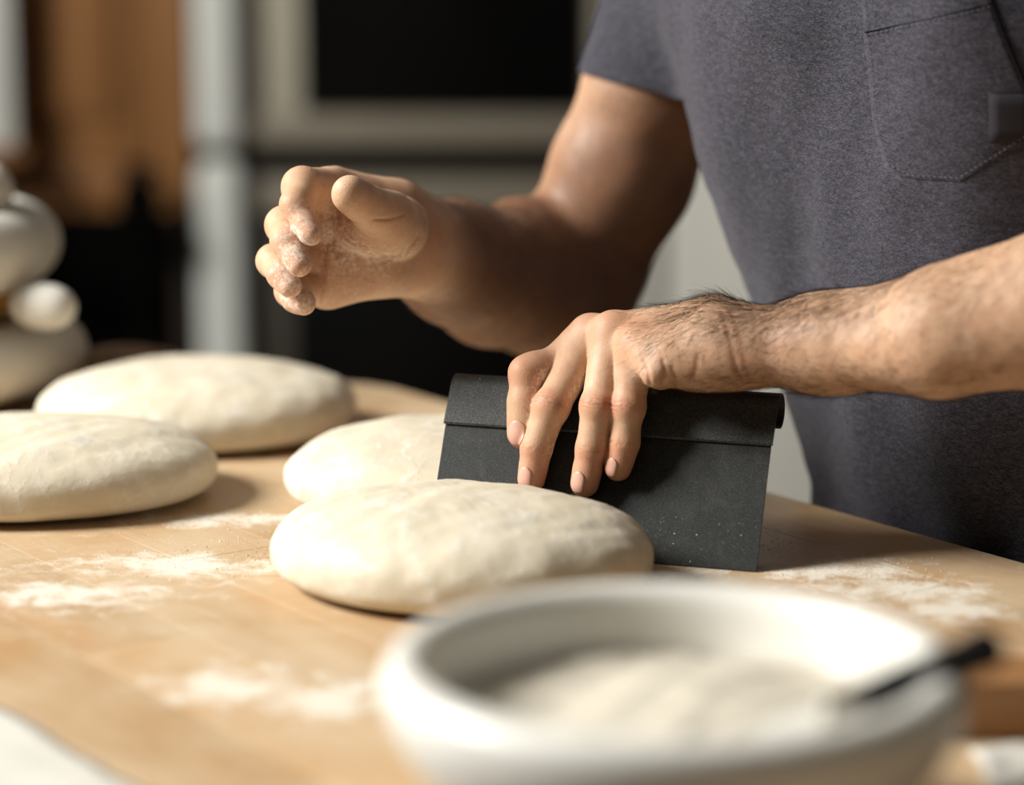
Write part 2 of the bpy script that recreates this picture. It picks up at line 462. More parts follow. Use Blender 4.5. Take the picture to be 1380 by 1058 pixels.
# bright door edges with rounded corners
def side_edge(z0, z1_):
    return box('door_edge', (xs, Y0-.06, z0), (ov_x, Y0+.058, z1_), M['enamel'], ov, .022, 4)
e1 = side_edge(z1+.010, 1.98); e2 = side_edge(.12, z1-.010)
zg = H_at(150, Y0); zr = H_at(200, Y0); xg = X_at(408, Y0)
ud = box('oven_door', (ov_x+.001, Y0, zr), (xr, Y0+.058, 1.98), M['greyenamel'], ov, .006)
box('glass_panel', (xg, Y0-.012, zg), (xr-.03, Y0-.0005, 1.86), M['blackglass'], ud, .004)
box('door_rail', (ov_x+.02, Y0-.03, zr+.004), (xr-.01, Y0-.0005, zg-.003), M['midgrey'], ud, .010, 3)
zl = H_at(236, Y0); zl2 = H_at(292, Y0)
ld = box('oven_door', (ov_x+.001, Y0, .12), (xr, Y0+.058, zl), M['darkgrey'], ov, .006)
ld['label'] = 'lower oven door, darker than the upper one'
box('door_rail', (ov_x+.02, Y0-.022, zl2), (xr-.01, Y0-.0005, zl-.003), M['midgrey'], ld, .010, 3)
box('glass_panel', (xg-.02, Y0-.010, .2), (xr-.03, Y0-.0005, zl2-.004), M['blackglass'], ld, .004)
box('plinth', (ov_x-.02, Y0+.07, 0), (xr, Y0+.6, .029), M['black'], ov)

# white cupboard on the right
cx0 = X_at(822, Y0); cu = empty('white_cupboard', (cx0+.6, Y0+.2, 0)); tag(cu, 'tall blurred white cupboard seen between arm and dark shirt', 'cupboard')
box('carcass', (cx0, Y0+.03, .05), (cx0+1.5, Y0+.6, 2.1), M['darkgrey'], cu, .003)
xj = X_at(893, Y0)
d0 = box('door', (cx0+.002, Y0, .06), (xj-.008, Y0+.0295, 2.09), M['cupboard'], cu, .008, 3)
d1 = box('door', (xj+.008, Y0, .06), (xj+.60, Y0+.0295, 2.09), M['cupboard'], cu, .008, 3)
d2 = box('door', (xj+.606, Y0, .06), (cx0+1.498, Y0+.0295, 2.09), M['cupboard'], cu, .008, 3)
box('door_panel', (xj+.10, Y0-.008, .2), (xj+.51, Y0-.0002, 1.95), M['cupboard'], d1, .005)
box('plinth', (cx0+.01, Y0+.06, 0), (cx0+1.49, Y0+.58, .049), M['darkgrey'], cu)

# ------------------------------------------------------------------ worktop of staves
A0 = np.array([-.157, 1.017]); UL = np.array([-.585, .811]); VW = np.array([.811, .585])
tb = empty('wooden_table', (A0[0]+VW[0]*.29+UL[0]*.1, A0[1]+VW[1]*.29+UL[1]*.1, 0)); tag(tb, 'floured light wood worktop of long staves carrying the dough pieces', 'table')
def W2(u, v, z=TH): q = A0 + UL*u + VW*v; return (q[0], q[1], z)
def uend(v): return 1.22 - (1.22-.705)*(v/.577)
NS = 9; WS = .577/NS
for i in range(NS):
    v0 = i*WS + (.0002 if i else 0); v1 = (i+1)*WS - (.0002 if i < NS-1 else 0)
    # each row is two staves, end-joined at its own place
    uj = -.15 + .55*((i*0.618) % 1.0)
    for (ua, ub) in ((-.62, uj-.0002), (uj+.0002, None)):
        bm = bmesh.new()
        pts = [(ua, v0), (ub if ub is not None else uend(v0), v0), (ub if ub is not None else uend(v1), v1), (ua, v1)]
        if ub is None and i == NS-1:
            pts = [(ua, v0), (uend(v0), v0), (uend(v1)+.030, v1-.022), (uend(v1)+.006, v1-.007), (uend(v1)-.02, v1), (ua, v1)]
        b = [bm.verts.new(W2(u, v, TH-.04)) for u, v in pts]; t_ = [bm.verts.new(W2(u, v, TH)) for u, v in pts]
        n = len(pts)
        bm.faces.new(b); bm.faces.new(t_[::-1])
        for k in range(n): bm.faces.new([b[(k+1) % n], b[k], t_[k], t_[(k+1) % n]])
        bmesh.ops.recalc_face_normals(bm, faces=bm.faces)
        te = [e for e in bm.edges if all(v.co.z > TH-.001 for v in e.verts)]
        bmesh.ops.bevel(bm, geom=te, offset=.0001, segments=1, affect='EDGES')
        from_bm('stave', bm, M['wood'], tb, False)
Mr = Matrix.Translation((A0[0], A0[1], 0)) @ Matrix(((UL[0], VW[0], 0, 0), (UL[1], VW[1], 0, 0), (0, 0, 1, 0), (0, 0, 0, 1)))
for lo, hi in (((-.55, .04, TH-.13), (.68, .065, TH-.0405)), ((-.55, .512, TH-.13), (.58, .537, TH-.0405)), ((-.55, .066, TH-.13), (-.525, .511, TH-.0405))):
    box('apron', lo, hi, M['board'], tb, .002, 1, Mr)
for (u, v) in ((-.50, .07), (-.50, .44), (.62, .07), (.50, .44), ):
    box('leg', (u, v, 0), (u+.065, v+.065, TH-.0405 if False else TH-.041), M['board'], tb, .004, 1, Mr)
# ------------------------------------------------------------------ signed distance sculpting
f4 = np.float32
def rcone(P, a, b, r1, r2):
    ba = b - a; l2 = float(ba @ ba)
    if l2 < 1e-12: return np.linalg.norm(P - a, axis=1) - r1
    rr = r1 - r2; a2 = l2 - rr*rr; il2 = 1.0/l2
    pa = P - a; y = pa @ ba; z = y - l2
    X = pa*f4(l2) - y[:, None]*ba
    x2 = np.einsum('ij,ij->i', X, X); y2 = y*y*l2; z2 = z*z*l2
    k = np.sign(rr)*rr*rr*x2
    d = (np.sqrt(np.maximum(x2*a2*il2, 0)) + y*rr)*il2 - r1
    c1 = np.sign(z)*a2*z2 > k; c2 = (~c1) & (np.sign(y)*a2*y2 < k)
    d = np.where(c1, np.sqrt(x2+z2)*il2 - r2, d); d = np.where(c2, np.sqrt(x2+y2)*il2 - r1, d)
    return d
def smin(a, b, k):
    if k <= 0: return np.minimum(a, b)
    h = np.maximum(k - np.abs(a-b), 0)/k
    return np.minimum(a, b) - h*h*k*.25
class Grp:
    """round cones blended with radius k; the group blends into what came before with K"""
    def __init__(s, k=.004, K=.006): s.p = []; s.k = k; s.K = K
    def cone(s, a, b, r1, r2): s.p.append((np.asarray(a, f4), np.asarray(b, f4), float(r1), float(r2))); return s
    def chain(s, pts, rad):
        for i in range(len(pts)-1): s.cone(pts[i], pts[i+1], rad[i], rad[i+1])
        return s
    def ball(s, a, r): return s.cone(a, a, r, r)
    def pack(s):
        s.A = np.array([q[0] for q in s.p]); s.B = np.array([q[1] for q in s.p]); s.R = np.array([max(q[2], q[3]) for q in s.p])
        s.BA = s.B - s.A; s.L = np.maximum((s.BA**2).sum(1), 1e-12)
    def bound(s, c):
        t = np.clip(((c - s.A)*s.BA).sum(1)/s.L, 0, 1)
        return np.linalg.norm(c - s.A - s.BA*t[:, None], axis=1) - s.R
FAR = 1.0
class Field:
    """list of stages; a stage is a list of groups joined with a hard minimum (fingers side by side)"""
    def __init__(s, stages, extra=None):
        s.st = stages; s.extra = extra
        for S_ in stages:
            for g_ in S_: g_.pack()
    def __call__(s, P, c=None, R=None):
        P = P.astype(f4); out = None
        for S_ in s.st:
            best = None; K = S_[0].K
            for g_ in S_:
                if c is not None:
                    m = g_.bound(c) < R + 1.7*max(g_.k, g_.K) + .0015
                    ps = [q for q, ok in zip(g_.p, m) if ok]
                else: ps = g_.p
                if not ps: continue
                d = None
                for q in ps:
                    e = rcone(P, *q); d = e if d is None else smin(d, e, g_.k)
                best = d if best is None else smin(best, d, .0008)
            if best is None: continue
            out = best if out is None else smin(out, best, K)
        if s.extra is not None: out = s.extra(P, out)
        if out is None: out = np.full(len(P), FAR, f4)
        return out
def surfnet(field, lo, hi, h, B=16, cull=True, keep=None):
    lo = np.asarray(lo, float); hi = np.asarray(hi, float)
    nb = np.ceil((hi-lo)/(h*B)).astype(int); R = h*B*math.sqrt(3)/2
    I = np.stack(np.meshgrid(*[np.arange(n) for n in nb], indexing='ij'), -1).reshape(-1, 3)
    cen = lo + (I+.5)*h*B
    d = np.concatenate([field(c_) for c_ in np.array_split(cen, max(1, len(cen)//60000+1))])
    I = I[np.abs(d) < R*1.08 + .006]; cen = lo + (I+.5)*h*B
    if keep is not None:
        kk = keep(cen, R); I = I[kk]; cen = cen[kk]
    g = np.stack(np.meshgrid(*[np.arange(B+1)]*3, indexing='ij'), -1).reshape(-1, 3)
    N = (nb*B+4).astype(np.int64)
    def code(q): return (q[:, 0].astype(np.int64)*N[1] + q[:, 1])*N[2] + q[:, 2]
    VC = []; VP = []; Q = []
    eds = [((0, 0, 0), (1, 0, 0)), ((0, 1, 0), (1, 1, 0)), ((0, 0, 1), (1, 0, 1)), ((0, 1, 1), (1, 1, 1)),
           ((0, 0, 0), (0, 1, 0)), ((1, 0, 0), (1, 1, 0)), ((0, 0, 1), (0, 1, 1)), ((1, 0, 1), (1, 1, 1)),
           ((0, 0, 0), (0, 0, 1)), ((1, 0, 0), (1, 0, 1)), ((0, 1, 0), (0, 1, 1)), ((1, 1, 0), (1, 1, 1))]
    for bi, c_ in zip(I, cen):
        D = (field(lo + (bi*B + g)*h, c_.astype(f4), R) if cull else field(lo + (bi*B + g)*h)).reshape(B+1, B+1, B+1)
        S_ = D < 0
        if S_.all() or not S_.any(): continue
        acc = np.zeros((B, B, B, 3)); cnt = np.zeros((B, B, B))
        for (a, b) in eds:
            da = D[a[0]:a[0]+B, a[1]:a[1]+B, a[2]:a[2]+B]; db = D[b[0]:b[0]+B, b[1]:b[1]+B, b[2]:b[2]+B]
            m = (da < 0) != (db < 0)
            if not m.any(): continue
            t = np.zeros_like(da); t[m] = da[m]/(da[m]-db[m])
            for ax in range(3):
                acc[..., ax] += np.where(m, a[ax] + t*(b[ax]-a[ax]), 0)
            cnt += m
        idx = np.argwhere(cnt > 0)
        pos = acc[cnt > 0]/cnt[cnt > 0][:, None]
        VC.append(code(bi*B + idx)); VP.append(lo + (bi*B + idx + pos)*h)
        for ax in range(3):
            sl = [slice(0, B)]*3; s2 = list(sl); s2[ax] = slice(1, B+1)
            a_ = S_[tuple(sl)]; b_ = S_[tuple(s2)]
            for flip, mm in ((0, a_ & ~b_), (1, ~a_ & b_)):
                e = np.argwhere(mm)
                if len(e) == 0: continue
                e = bi*B + e; u = np.zeros(3, int); v = np.zeros(3, int); u[(ax+1) % 3] = 1; v[(ax+2) % 3] = 1
                q = np.stack([code(e), code(e-u), code(e-u-v), code(e-v)], 1)
                ok = (e[:, (ax+1) % 3] > 0) & (e[:, (ax+2) % 3] > 0)
                q = q[ok]
                Q.append(q[:, ::-1] if flip else q)
    VC = np.concatenate(VC); VP = np.concatenate(VP); Q = np.concatenate(Q)
    o = np.argsort(VC); VC = VC[o]; VP = VP[o]
    ix = np.searchsorted(VC, Q); ix = np.minimum(ix, len(VC)-1)
    ok = (VC[ix] == Q).all(1); ix = ix[ok]
    return VP, ix
def grad(field, P, e=.0006):
    G = np.zeros_like(P, dtype=float)
    for ax in range(3):
        d = np.zeros(3); d[ax] = e
        G[:, ax] = (chunked(field, P+d) - chunked(field, P-d))
    n = np.linalg.norm(G, axis=1); n[n == 0] = 1
    return G/n[:, None]
def chunked(field, P, n=20000):
    """evaluate in spatial chunks so that far cones can be skipped"""
    out = np.empty(len(P), float)
    key = np.lexsort(tuple((np.floor(P[:, a]/.03)).astype(int) for a in (2, 1, 0)))
    cells = np.floor(P[key]/.03).astype(int)
    brk = np.flatnonzero(np.any(np.diff(cells, axis=0) != 0, axis=1)) + 1
    for seg in np.split(key, brk):
        if len(seg) == 0: continue
        Q = P[seg]; c_ = (Q.min(0)+Q.max(0))/2; R = float(np.linalg.norm(Q.max(0)-c_)) + .004
        out[seg] = field(Q, c_.astype(f4), R)
    return out
def march(field, p, d, n=24):
    p = np.array(p, float); d = np.array(d, float)/np.linalg.norm(d)
    for _ in range(n):
        s_ = float(field(p[None].astype(f4))[0])
        p = p + d*s_*.9
        if abs(s_) < 5e-5: break
    return p
def seg_dist(P, a, b):
    a = np.asarray(a, float); b = np.asarray(b, float); ba = b-a
    t = np.clip(((P-a) @ ba)/max(ba @ ba, 1e-12), 0, 1)
    return np.linalg.norm(P - a - t[:, None]*ba, axis=1), t
def nz(P, s, seed=0):
    """cheap smooth pseudo noise in -1..1"""
    r = np.random.default_rng(seed); out = 0
    for k in range(5):
        w_ = r.normal(size=3); w_ /= np.linalg.norm(w_)
        out = out + np.sin(P @ (w_*s*(1+.5*k)) + r.uniform(0, 6.3) + 1.3*np.sin(P @ (r.normal(size=3)*s*.4)))
    return out/5
# ------------------------------------------------------------------ scraper
BL = np.array([-.0494, 1.425, TH]); BR = np.array([.136, 1.363, TH])
bdir = (BR-BL)/np.linalg.norm(BR-BL); BLEN = np.linalg.norm(BR-BL)
bh = np.array([-bdir[1], bdir[0], 0.]);                       # horizontal normal, away from the camera
lean = math.atan2(.048, .098)
bup = bh*math.sin(lean) + np.array([0, 0, math.cos(lean)])     # up the blade
bn = np.cross(bup, bdir); bn = bn/np.linalg.norm(bn)
if bn[1] > 0: bn = -bn                                         # faces the camera
def onblade(px, py, off=0.0):
    """point on the blade face (off = distance in front of it) that the photo shows at px, py"""
    d = ray(px, py); o = np.array([0, 0, CAMH]); p0 = BL + bn*off
    return o + d*(((p0-o) @ bn)/(d @ bn))
scr = empty('bench_scraper', tuple((BL+BR)/2)); tag(scr, 'black steel bench scraper with rolled top grip, held upright between two doughs', 'scraper')
def sheet(name, prof, thick, e0=0.0, e1=0.0, mat=None, nx=24, edge=None):
    V = []; F = []
    P = [Vector((s_, t_, 0)) for s_, t_ in prof]; n = len(P)
    nor = []
    for i in range(n):
        d = (P[min(i+1, n-1)]-P[max(i-1, 0)]).normalized(); nor.append(Vector((-d.y, d.x, 0)))
    ring = [(p.x + q.x*thick/2, p.y + q.y*thick/2) for p, q in zip(P, nor)] + [(p.x - q.x*thick/2, p.y - q.y*thick/2) for p, q in reversed(list(zip(P, nor)))]
    m = len(ring)
    for i in range(nx+1):
        x = e0 + (BLEN-e0-e1)*i/nx
        for s_, t_ in ring:
            V.append(tuple(BL + bdir*x + bup*s_ - bn*t_))
    for i in range(nx):
        for k in range(m):
            a = i*m+k; b = i*m+(k+1) % m; F.append((a, b, b+m, a+m))
    F.append(tuple(range(m-1, -1, -1))); F.append(tuple(range(nx*m, nx*m+m)))
    o = pyd(name, V, F, mat, scr)
    bm = bmesh.new(); bm.from_mesh(o.data); bmesh.ops.recalc_face_normals(bm, faces=bm.faces); bm.to_mesh(o.data); bm.free()
    return autosmooth(o, 28)
sheet('blade', [(.0008, .0009), (.02, .0009), (.05, .0009), (.084, .0009)], .0016, mat=M['scraper'])
rc = .0095; sc_, tc_ = .0968, .0106
prof = [(.0735, -.0008), (.0742, -.0014), (.080, -.0008), (.088, .0004), (.0935, .0010)]
for a in np.linspace(180, -80, 26):
    prof.append((sc_ + rc*math.sin(math.radians(a)) , tc_ - rc*-math.cos(math.radians(a)) if False else tc_ + rc*math.cos(math.radians(a))))
sheet('grip', prof, .0014, e0=-.0006, e1=-.0012, mat=M['grip'])

# ------------------------------------------------------------------ dough
def dough(label, cx, cy, rx, ry, h, rot=0.0, seed=0, clamp=None, mat='dough', group='rounds of bread dough resting on the floured worktop', lump=.022, name='bread_dough'):
    nu, nv = 180, 92
    r = np.random.default_rng(seed)
    th = np.linspace(0, 2*math.pi, nu, endpoint=False); ph = np.linspace(0.0, math.pi, nv)
    T, Pp = np.meshgrid(th, ph)
    s_ = np.sin(Pp); c_ = np.cos(Pp); zc = .36*h
    up = c_ >= 0
    rho = np.where(up, np.abs(s_)**.86, np.abs(s_)**.36)
    rho = np.where(up, rho, rho)
    z = np.where(up, zc + (h-zc)*np.abs(c_)**.92, zc*(1-np.abs(c_)**.62))
    wob = 1 + lump*(np.sin(2*T+r.uniform(0, 6))+.6*np.sin(3*T+r.uniform(0, 6))+.3*np.sin(5*T+r.uniform(0, 6)))
    x = rx*rho*wob*np.cos(T); y = ry*rho*wob*np.sin(T)
    Q = np.stack([x, y, z], -1).reshape(-1, 3)
    n1 = nz(Q, 55, seed+3); n2 = nz(Q, 150, seed+5); n3 = nz(Q, 420, seed+9)
    fade = np.clip(Q[:, 2]/(.3*h), 0, 1)
    Q[:, 2] += (n1*.0016 + n2*.0007 + n3*.00022)*fade
    Q[:, :2] *= (1 + (n1*.010 + n2*.005)*fade)[:, None]
    c, s = math.cos(rot), math.sin(rot)
    W_ = np.stack([cx + Q[:, 0]*c - Q[:, 1]*s, cy + Q[:, 0]*s + Q[:, 1]*c, TH + .0004 + np.maximum(Q[:, 2], 0)], -1)
    if clamp is not None:
        sgn, off = clamp
        d = (W_ - BL) @ bn*sgn - off           # keep on one side of the scraper
        k = .016
        nd = np.where(d < k, k*np.exp(np.minimum(d-k, 0)/k), d)      # soft wall
        W_ = W_ + bn[None]*sgn*(nd-d)[:, None]
        W_[:, 2] = np.maximum(W_[:, 2], TH+.0004)
    F = []
    for j in range(nv-1):
        for i in range(nu):
            a = j*nu+i; b = j*nu+(i+1) % nu
            F.append((a, a+nu, b+nu, b))
    o = empty(name, (cx, cy, TH)); C.objects.unlink(o); bpy.data.objects.remove(o)
    W_ -= np.array([cx, cy, TH])
    o = pyd(name, W_, F, M[mat]); o.location = (cx, cy, TH)
    bm = bmesh.new(); bm.from_mesh(o.data); bmesh.ops.remove_doubles(bm, verts=bm.verts, dist=1e-5); bm.to_mesh(o.data); bm.free()
    return tag(o, label, 'dough', group)
dough('pale dough piece in front of the scraper, nearest the white bowl', -.028, 1.338, .106, .086, .051, math.radians(-10), 1, (1, .0022))
dough('pale dough piece half hidden behind the black scraper', -.036, 1.545, .105, .105, .046, 0.2, 2, (-1, .004))
dough('large pale dough piece at left, cut by the edge of the photo', -.297, 1.546, .109, .092, .0485, 0, 3)
dough('pale dough piece farthest back, beside the white basket stack', -.221, 1.745, .113, .100, .0490, 0, 4)
dough('small brown floured dough mound behind the farthest pale dough', -.292, 1.90, .050, .038, .034, 0, 6, None, 'rye', 'x')
del bpy.data.objects['bread_dough.004']['group']
bpy.data.objects['bread_dough.004'].name = 'brown_dough'

# ------------------------------------------------------------------ loose flour grains
def flour_grains():
    V = []; F = []
    r = np.random.default_rng(5)
    zones = [(300, 700, 90, 26, 260), (235, 762, 90, 28, 420), (1120, 765, 90, 30, 620), (1215, 795, 70, 24, 420), (930, 775, 80, 10, 220), (150, 705, 120, 14, 200), (1040, 735, 40, 22, 160), (420, 700, 25, 14, 80), (330, 745, 45, 25, 120)]
    base = [(1, 0, 0), (-.5, .87, 0), (-.5, -.87, 0), (0, 0, 1)]
    for (px, py, sx, sy, n) in zones:
        for _ in range(n):
            x = px + r.normal()*sx*.6; y = py + r.normal()*sy*.6
            d = ray(x, y); q = np.array([0, 0, CAMH]) + d*((TH-CAMH)/d[2])
            vv = (q[:2]-A0) @ VW
            if vv < .01 or vv > .57: continue
            s_ = r.uniform(.00015, .0005)*(1 if r.random() < .93 else 1.8); a = r.uniform(0, 6.28); k = len(V)
            for b in base:
                V.append((q[0] + s_*(b[0]*math.cos(a)-b[1]*math.sin(a)), q[1] + s_*(b[0]*math.sin(a)+b[1]*math.cos(a)), TH + .0001 + b[2]*s_*.9))
            F += [(k, k+1, k+3), (k+1, k+2, k+3), (k+2, k, k+3)]
    o = pyd('loose_flour', V, F, M['flour'], None, False)
    tag(o, 'loose white flour grains scattered over the wooden worktop', 'flour', None, 'stuff')
flour_grains()

# ------------------------------------------------------------------ bowl of flour and its tool, in the near foreground
bx, by = .0610, .920; RIM = .9875
bowl = empty('ceramic_bowl', (bx, by, TH)); tag(bowl, 'large white ceramic bowl of flour, blurred in the near foreground', 'bowl')
outp = [(0, TH+.006), (.052, TH+.006), (.056, TH), (.064, TH), (.066, TH+.008), (.074, TH+.020), (.091, TH+.037), (.1050, TH+.056), (.1110, TH+.070), (.1114, RIM-.005), (.107, RIM-.0005), (.101, RIM+.0008), (.096, RIM-.0012), (.0925, RIM-.006), (.0912, RIM-.016), (.089, RIM-.035), (.080, TH+.030), (.055, TH+.013), (0, TH+.010)]
V, F = lathe(outp, bx, by, 96); o = pyd('bowl_shell', V, F, M['ceramic'], bowl)
sub = o.modifiers.new('sub', 'SUBSURF'); sub.levels = 1; sub.render_levels = 1
# flour inside
n = 70; V = []; F = []
for i in range(n):
    for j in range(n):
        u = (i/(n-1)*2-1); v = (j/(n-1)*2-1)
        # square to disc
        x = u*math.sqrt(1-v*v/2); y = v*math.sqrt(1-u*u/2); q = np.array([[x, y, 0]])
        V.append([x*.0885, y*.0885, 0])
V = np.array(V)
rr_ = np.hypot(V[:, 0], V[:, 1])
V[:, 2] = RIM - .026 + .010*np.exp(-((V[:, 0]-.02)**2+(V[:, 1]-.01)**2)/.0018) + nz(V, 70, 4)*.003 + nz(V, 220, 8)*.0012
V[:, 0] += bx; V[:, 1] += by
for i in range(n-1):
    for j in range(n-1):
        a = i*n+j; F.append((a, a+n, a+n+1, a+1))
o = pyd('flour', V, F, M['bowl_flour']); tag(o, 'cream flour filling the white bowl in the foreground', 'flour', None, 'stuff')
# black handled tool leaning over the right rim
ts = empty('kitchen_utensil', (.12, .93, RIM-.03)); tag(ts, 'black tool handle sticking out over the right rim of the white bowl', 'utensil')
p0 = at(1152, 948, .885); p1 = at(1345, 868, .905)
dv = p1-p0; Lh = np.linalg.norm(dv); dv /= Lh
def ax(t_): return tuple(p0 + dv*t_)
V, F = tube([ax(t_) for t_ in (0.0, .003, .02, .035, Lh-.012, Lh-.004, Lh)], [.0050, .0068, .0074, .0072, .0076, .0086, .006], 20); pyd('handle', V, F, M['rubber'], ts)
V, F = tube([ax(t_) for t_ in (-.014, -.012, .001)], [.0062, .0070, .0062], 20); pyd('ferrule', V, F, M['steel'], ts)
V = []; F = []
sd = np.cross(dv, [0, 0, 1]); sd /= np.linalg.norm(sd); ud = np.cross(sd, dv)
for i, (t_, w_) in enumerate(((-.013, .005), (-.02, .010), (-.03, .011), (-.038, .009))):
    for sgn in ((-1, -1), (1, -1), (1, 1), (-1, 1)):
        V.append(tuple(p0 + dv*t_ + sd*w_*sgn[0] + ud*.0018*sgn[1]))
for i in range(3):
    for k in range(4):
        a = i*4+k; b = i*4+(k+1) % 4; F.append((a, b, b+4, a+4))
F += [(0, 1, 2, 3), (15, 14, 13, 12)]
pyd('bristles', V, F, M['cream'], ts, False)

# wooden board at the lower right and the cloth in front of it
q0 = at(1292, 1004, 1.075); 
bm = bmesh.new(); box_bm(bm, (.155, 1.075, TH+.0005), (.42, 1.118, TH+.027), .003, 2)
wb = autosmooth(from_bm('wooden_bar', bm, M['board'], None, True)); tag(wb, 'thick brown wooden bar lying on the worktop right of the white bowl', 'wood')
def cloth_sheet(name, outline_fn, nx, ny, amp, seed, mat, thick=.0025):
    V = []; F = []
    for i in range(nx):
        for j in range(ny):
            V.append(outline_fn(i/(nx-1), j/(ny-1)))
    V = np.array(V, float); V[:, 2] += np.abs(nz(V, 45, seed))*amp + np.abs(nz(V, 130, seed+1))*amp*.35
    for i in range(nx-1):
        for j in range(ny-1):
            a = i*ny+j; F.append((a, a+ny, a+ny+1, a+1))
    o = pyd(name, V, F, mat); m = o.modifiers.new('thick', 'SOLIDIFY'); m.thickness = thick; m.offset = 1
    return o
o = cloth_sheet('folded_cloth', lambda u, v: (.20+.16*u, .955+.095*v, TH+.0015), 40, 24, .008, 21, M['linen'])
tag(o, 'crumpled white cloth on the worktop below the brown wooden bar', 'cloth')
# pale linen over the near left edge of the worktop
def edge_cloth(u, v):
    # u along the worktop edge, v from on top of it to hanging down
    uu = -.05 + .75*u; vv = -.0012 - .30*v
    z = TH - .0040
    return W2(uu, vv, z)
o = cloth_sheet('linen_cloth', edge_cloth, 70, 40, .003, 31, M['cream'])
lc = o
# tray under the cloth, level with the table
tr = empty('side_table', (A0[0]-VW[0]*.2+UL[0]*.3, A0[1]-VW[1]*.2+UL[1]*.3, 0)); tag(tr, 'white side table touching the worktop, under the cream cloth at lower left corner', 'table')
box('tabletop', (-.10, -.36, TH-.030), (.75, -.0008, TH-.0045), M['enamel'], tr, .003, 2, Mr)
for (u, v) in ((-.08, -.34), (-.08, -.06), (.69, -.34), (.69, -.06)):
    box('leg', (u, v, 0), (u+.04, v+.04, TH-.0305), M['enamel'], tr, .003, 1, Mr)
tag(o, 'smooth cream linen cloth at the lower left corner, beyond the worktop edge', 'cloth')

# ------------------------------------------------------------------ stack of lined proofing baskets at the left edge
def basket(cx, cy, z0, r, hgt, label, liner_r, liner_h, sag=0, seed=1):
    b = empty('proofing_basket', (cx, cy, z0)); tag(b, label, 'basket', None)
    nr = max(4, int(hgt/.008)); prof = [(0, z0+.002), (r*.70, z0+.002)]
    for i in range(nr):
        z = z0 + hgt*(i+.0)/nr; rr = r*(.74 + .26*math.sin((i+.5)/nr*math.pi/2)); st_ = hgt/nr
        prof += [(rr-.003, z+.0005), (rr, z+st_*.25), (rr+.0008, z+st_*.5), (rr, z+st_*.75), (rr-.003, z+st_*.98)]
    prof += [(r-.008, z0+hgt), (r-.010, z0+hgt-.01), (r*.7, z0+.008), (0, z0+.008)]
    V, F = lathe(prof, cx, cy, 64); pyd('cane_body', V, F, M['cane'], b)
    # puffy liner rolled over the rim
    zt = z0 + hgt; lp = []
    for a in np.linspace(-150, 200, 26):
        lp.append((liner_r + (liner_h*.55)*math.cos(math.radians(a)), zt + liner_h*.1 + liner_h*.5*math.sin(math.radians(a))))
    lp = lp + [(liner_r*.55, zt-.012), (0, zt-.016)]
    rs = np.random.default_rng(seed); p1_, p2_ = rs.uniform(0, 6, 2)
    V, F = lathe(lp, cx, cy, 96, lambda a, r_, z: (1+.03*math.sin(3*a+p1_)+.02*math.sin(7*a+p2_), .004*math.sin(2*a+p2_)*(z > z0+.01)))
    pyd('cloth_liner', V, F, M['linen'], b)
    return b
sx, sy = -.440, 1.86
basket(sx, sy, TH+.001, .092, .030, 'lower white lined basket of the stack at the left edge', .088, .052, seed=2)
b2 = basket(sx-.008, sy, TH+.064, .096, .050, 'upper white lined basket of the stack at the left edge', .080, .060, seed=5)
# roll of cloth squeezed out between the two
def cloth_roll(name, P, R, label):
    V, F = tube(P, R, 20); o = pyd(name, V, F, M['linen'])
    s_ = o.modifiers.new('sub', 'SUBSURF'); s_.levels = 1; s_.render_levels = 2
    return tag(o, label, 'cloth')
c0 = at(68, 414, 1.79)
cloth_roll('cloth_roll', [tuple(c0+np.array([-.030, .012, -.001])), tuple(c0+np.array([-.018, .006, .0])), tuple(c0+np.array([-.003, 0, .0005])), tuple(c0+np.array([.011, -.005, 0])), tuple(c0+np.array([.0185, -.008, -.001]))], [.007, .0155, .0178, .0150, .006], 'small rolled white cloth squeezed between the two stacked baskets')
c1 = at(-12, 254, 1.86)
cloth_roll('folded_napkin', [tuple(c1+np.array([-.05, .03, -.006])), tuple(c1+np.array([-.03, .012, 0.0])), tuple(c1), tuple(c1+np.array([.004, -.02, 0])), tuple(c1+np.array([-.01, -.045, -.008]))], [.006, .020, .022, .020, .006], 'white cloth bundle on top of the basket stack')
# ------------------------------------------------------------------ the baker
Bx = np.array([.585, -.811, 0.]); Nf = np.array([-.811, -.585, 0.])     # body's left, body's front
HK = np.array([0.0, .45, .80, .90, 1.03, 1.11, 1.20, 1.28, 1.34, 1.38])
CX = np.interp
def torso_pars(h, off=0.0):
    cx = np.interp(h, [.80, .90, 1.03, 1.11, 1.20, 1.30, 1.42], [.350, .338, .297, .272, .254, .246, .240])
    cy = np.interp(h, [.80, .90, 1.03, 1.11, 1.20, 1.30, 1.42], [1.540, 1.535, 1.550, 1.556, 1.560, 1.556, 1.54])
    a = np.interp(h, [.78, .90, 1.03, 1.11, 1.20, 1.27, 1.33, 1.38, 1.42], [.170, .168, .170, .176, .186, .190, .165, .095, .050]) + off
    b = np.interp(h, [.78, .90, 1.03, 1.11, 1.20, 1.27, 1.33, 1.38, 1.42], [.112, .108, .112, .118, .122, .112, .088, .068, .045]) + off
    return cx, cy, a, b
def torso_sdf(P, off=0.0, top=1.40, bot=.80):
    h = P[:, 2]; cx, cy, a, b = torso_pars(h, off)
    dx = P[:, 0]-cx; dy = P[:, 1]-cy
    u = dx*Bx[0] + dy*Bx[1]; v = dx*Nf[0] + dy*Nf[1]
    e = 2.35
    q = (np.abs(u/a)**e + np.abs(v/b)**e)**(1/e)
    d = (q-1)*np.minimum(a, b)*.95
    return np.maximum(d, np.maximum(h-top-off, bot-h))
SR_ = at(1000, -167, 1.70); ER = at(776, 384, 1.735); WR = at(560, 330, 1.545)
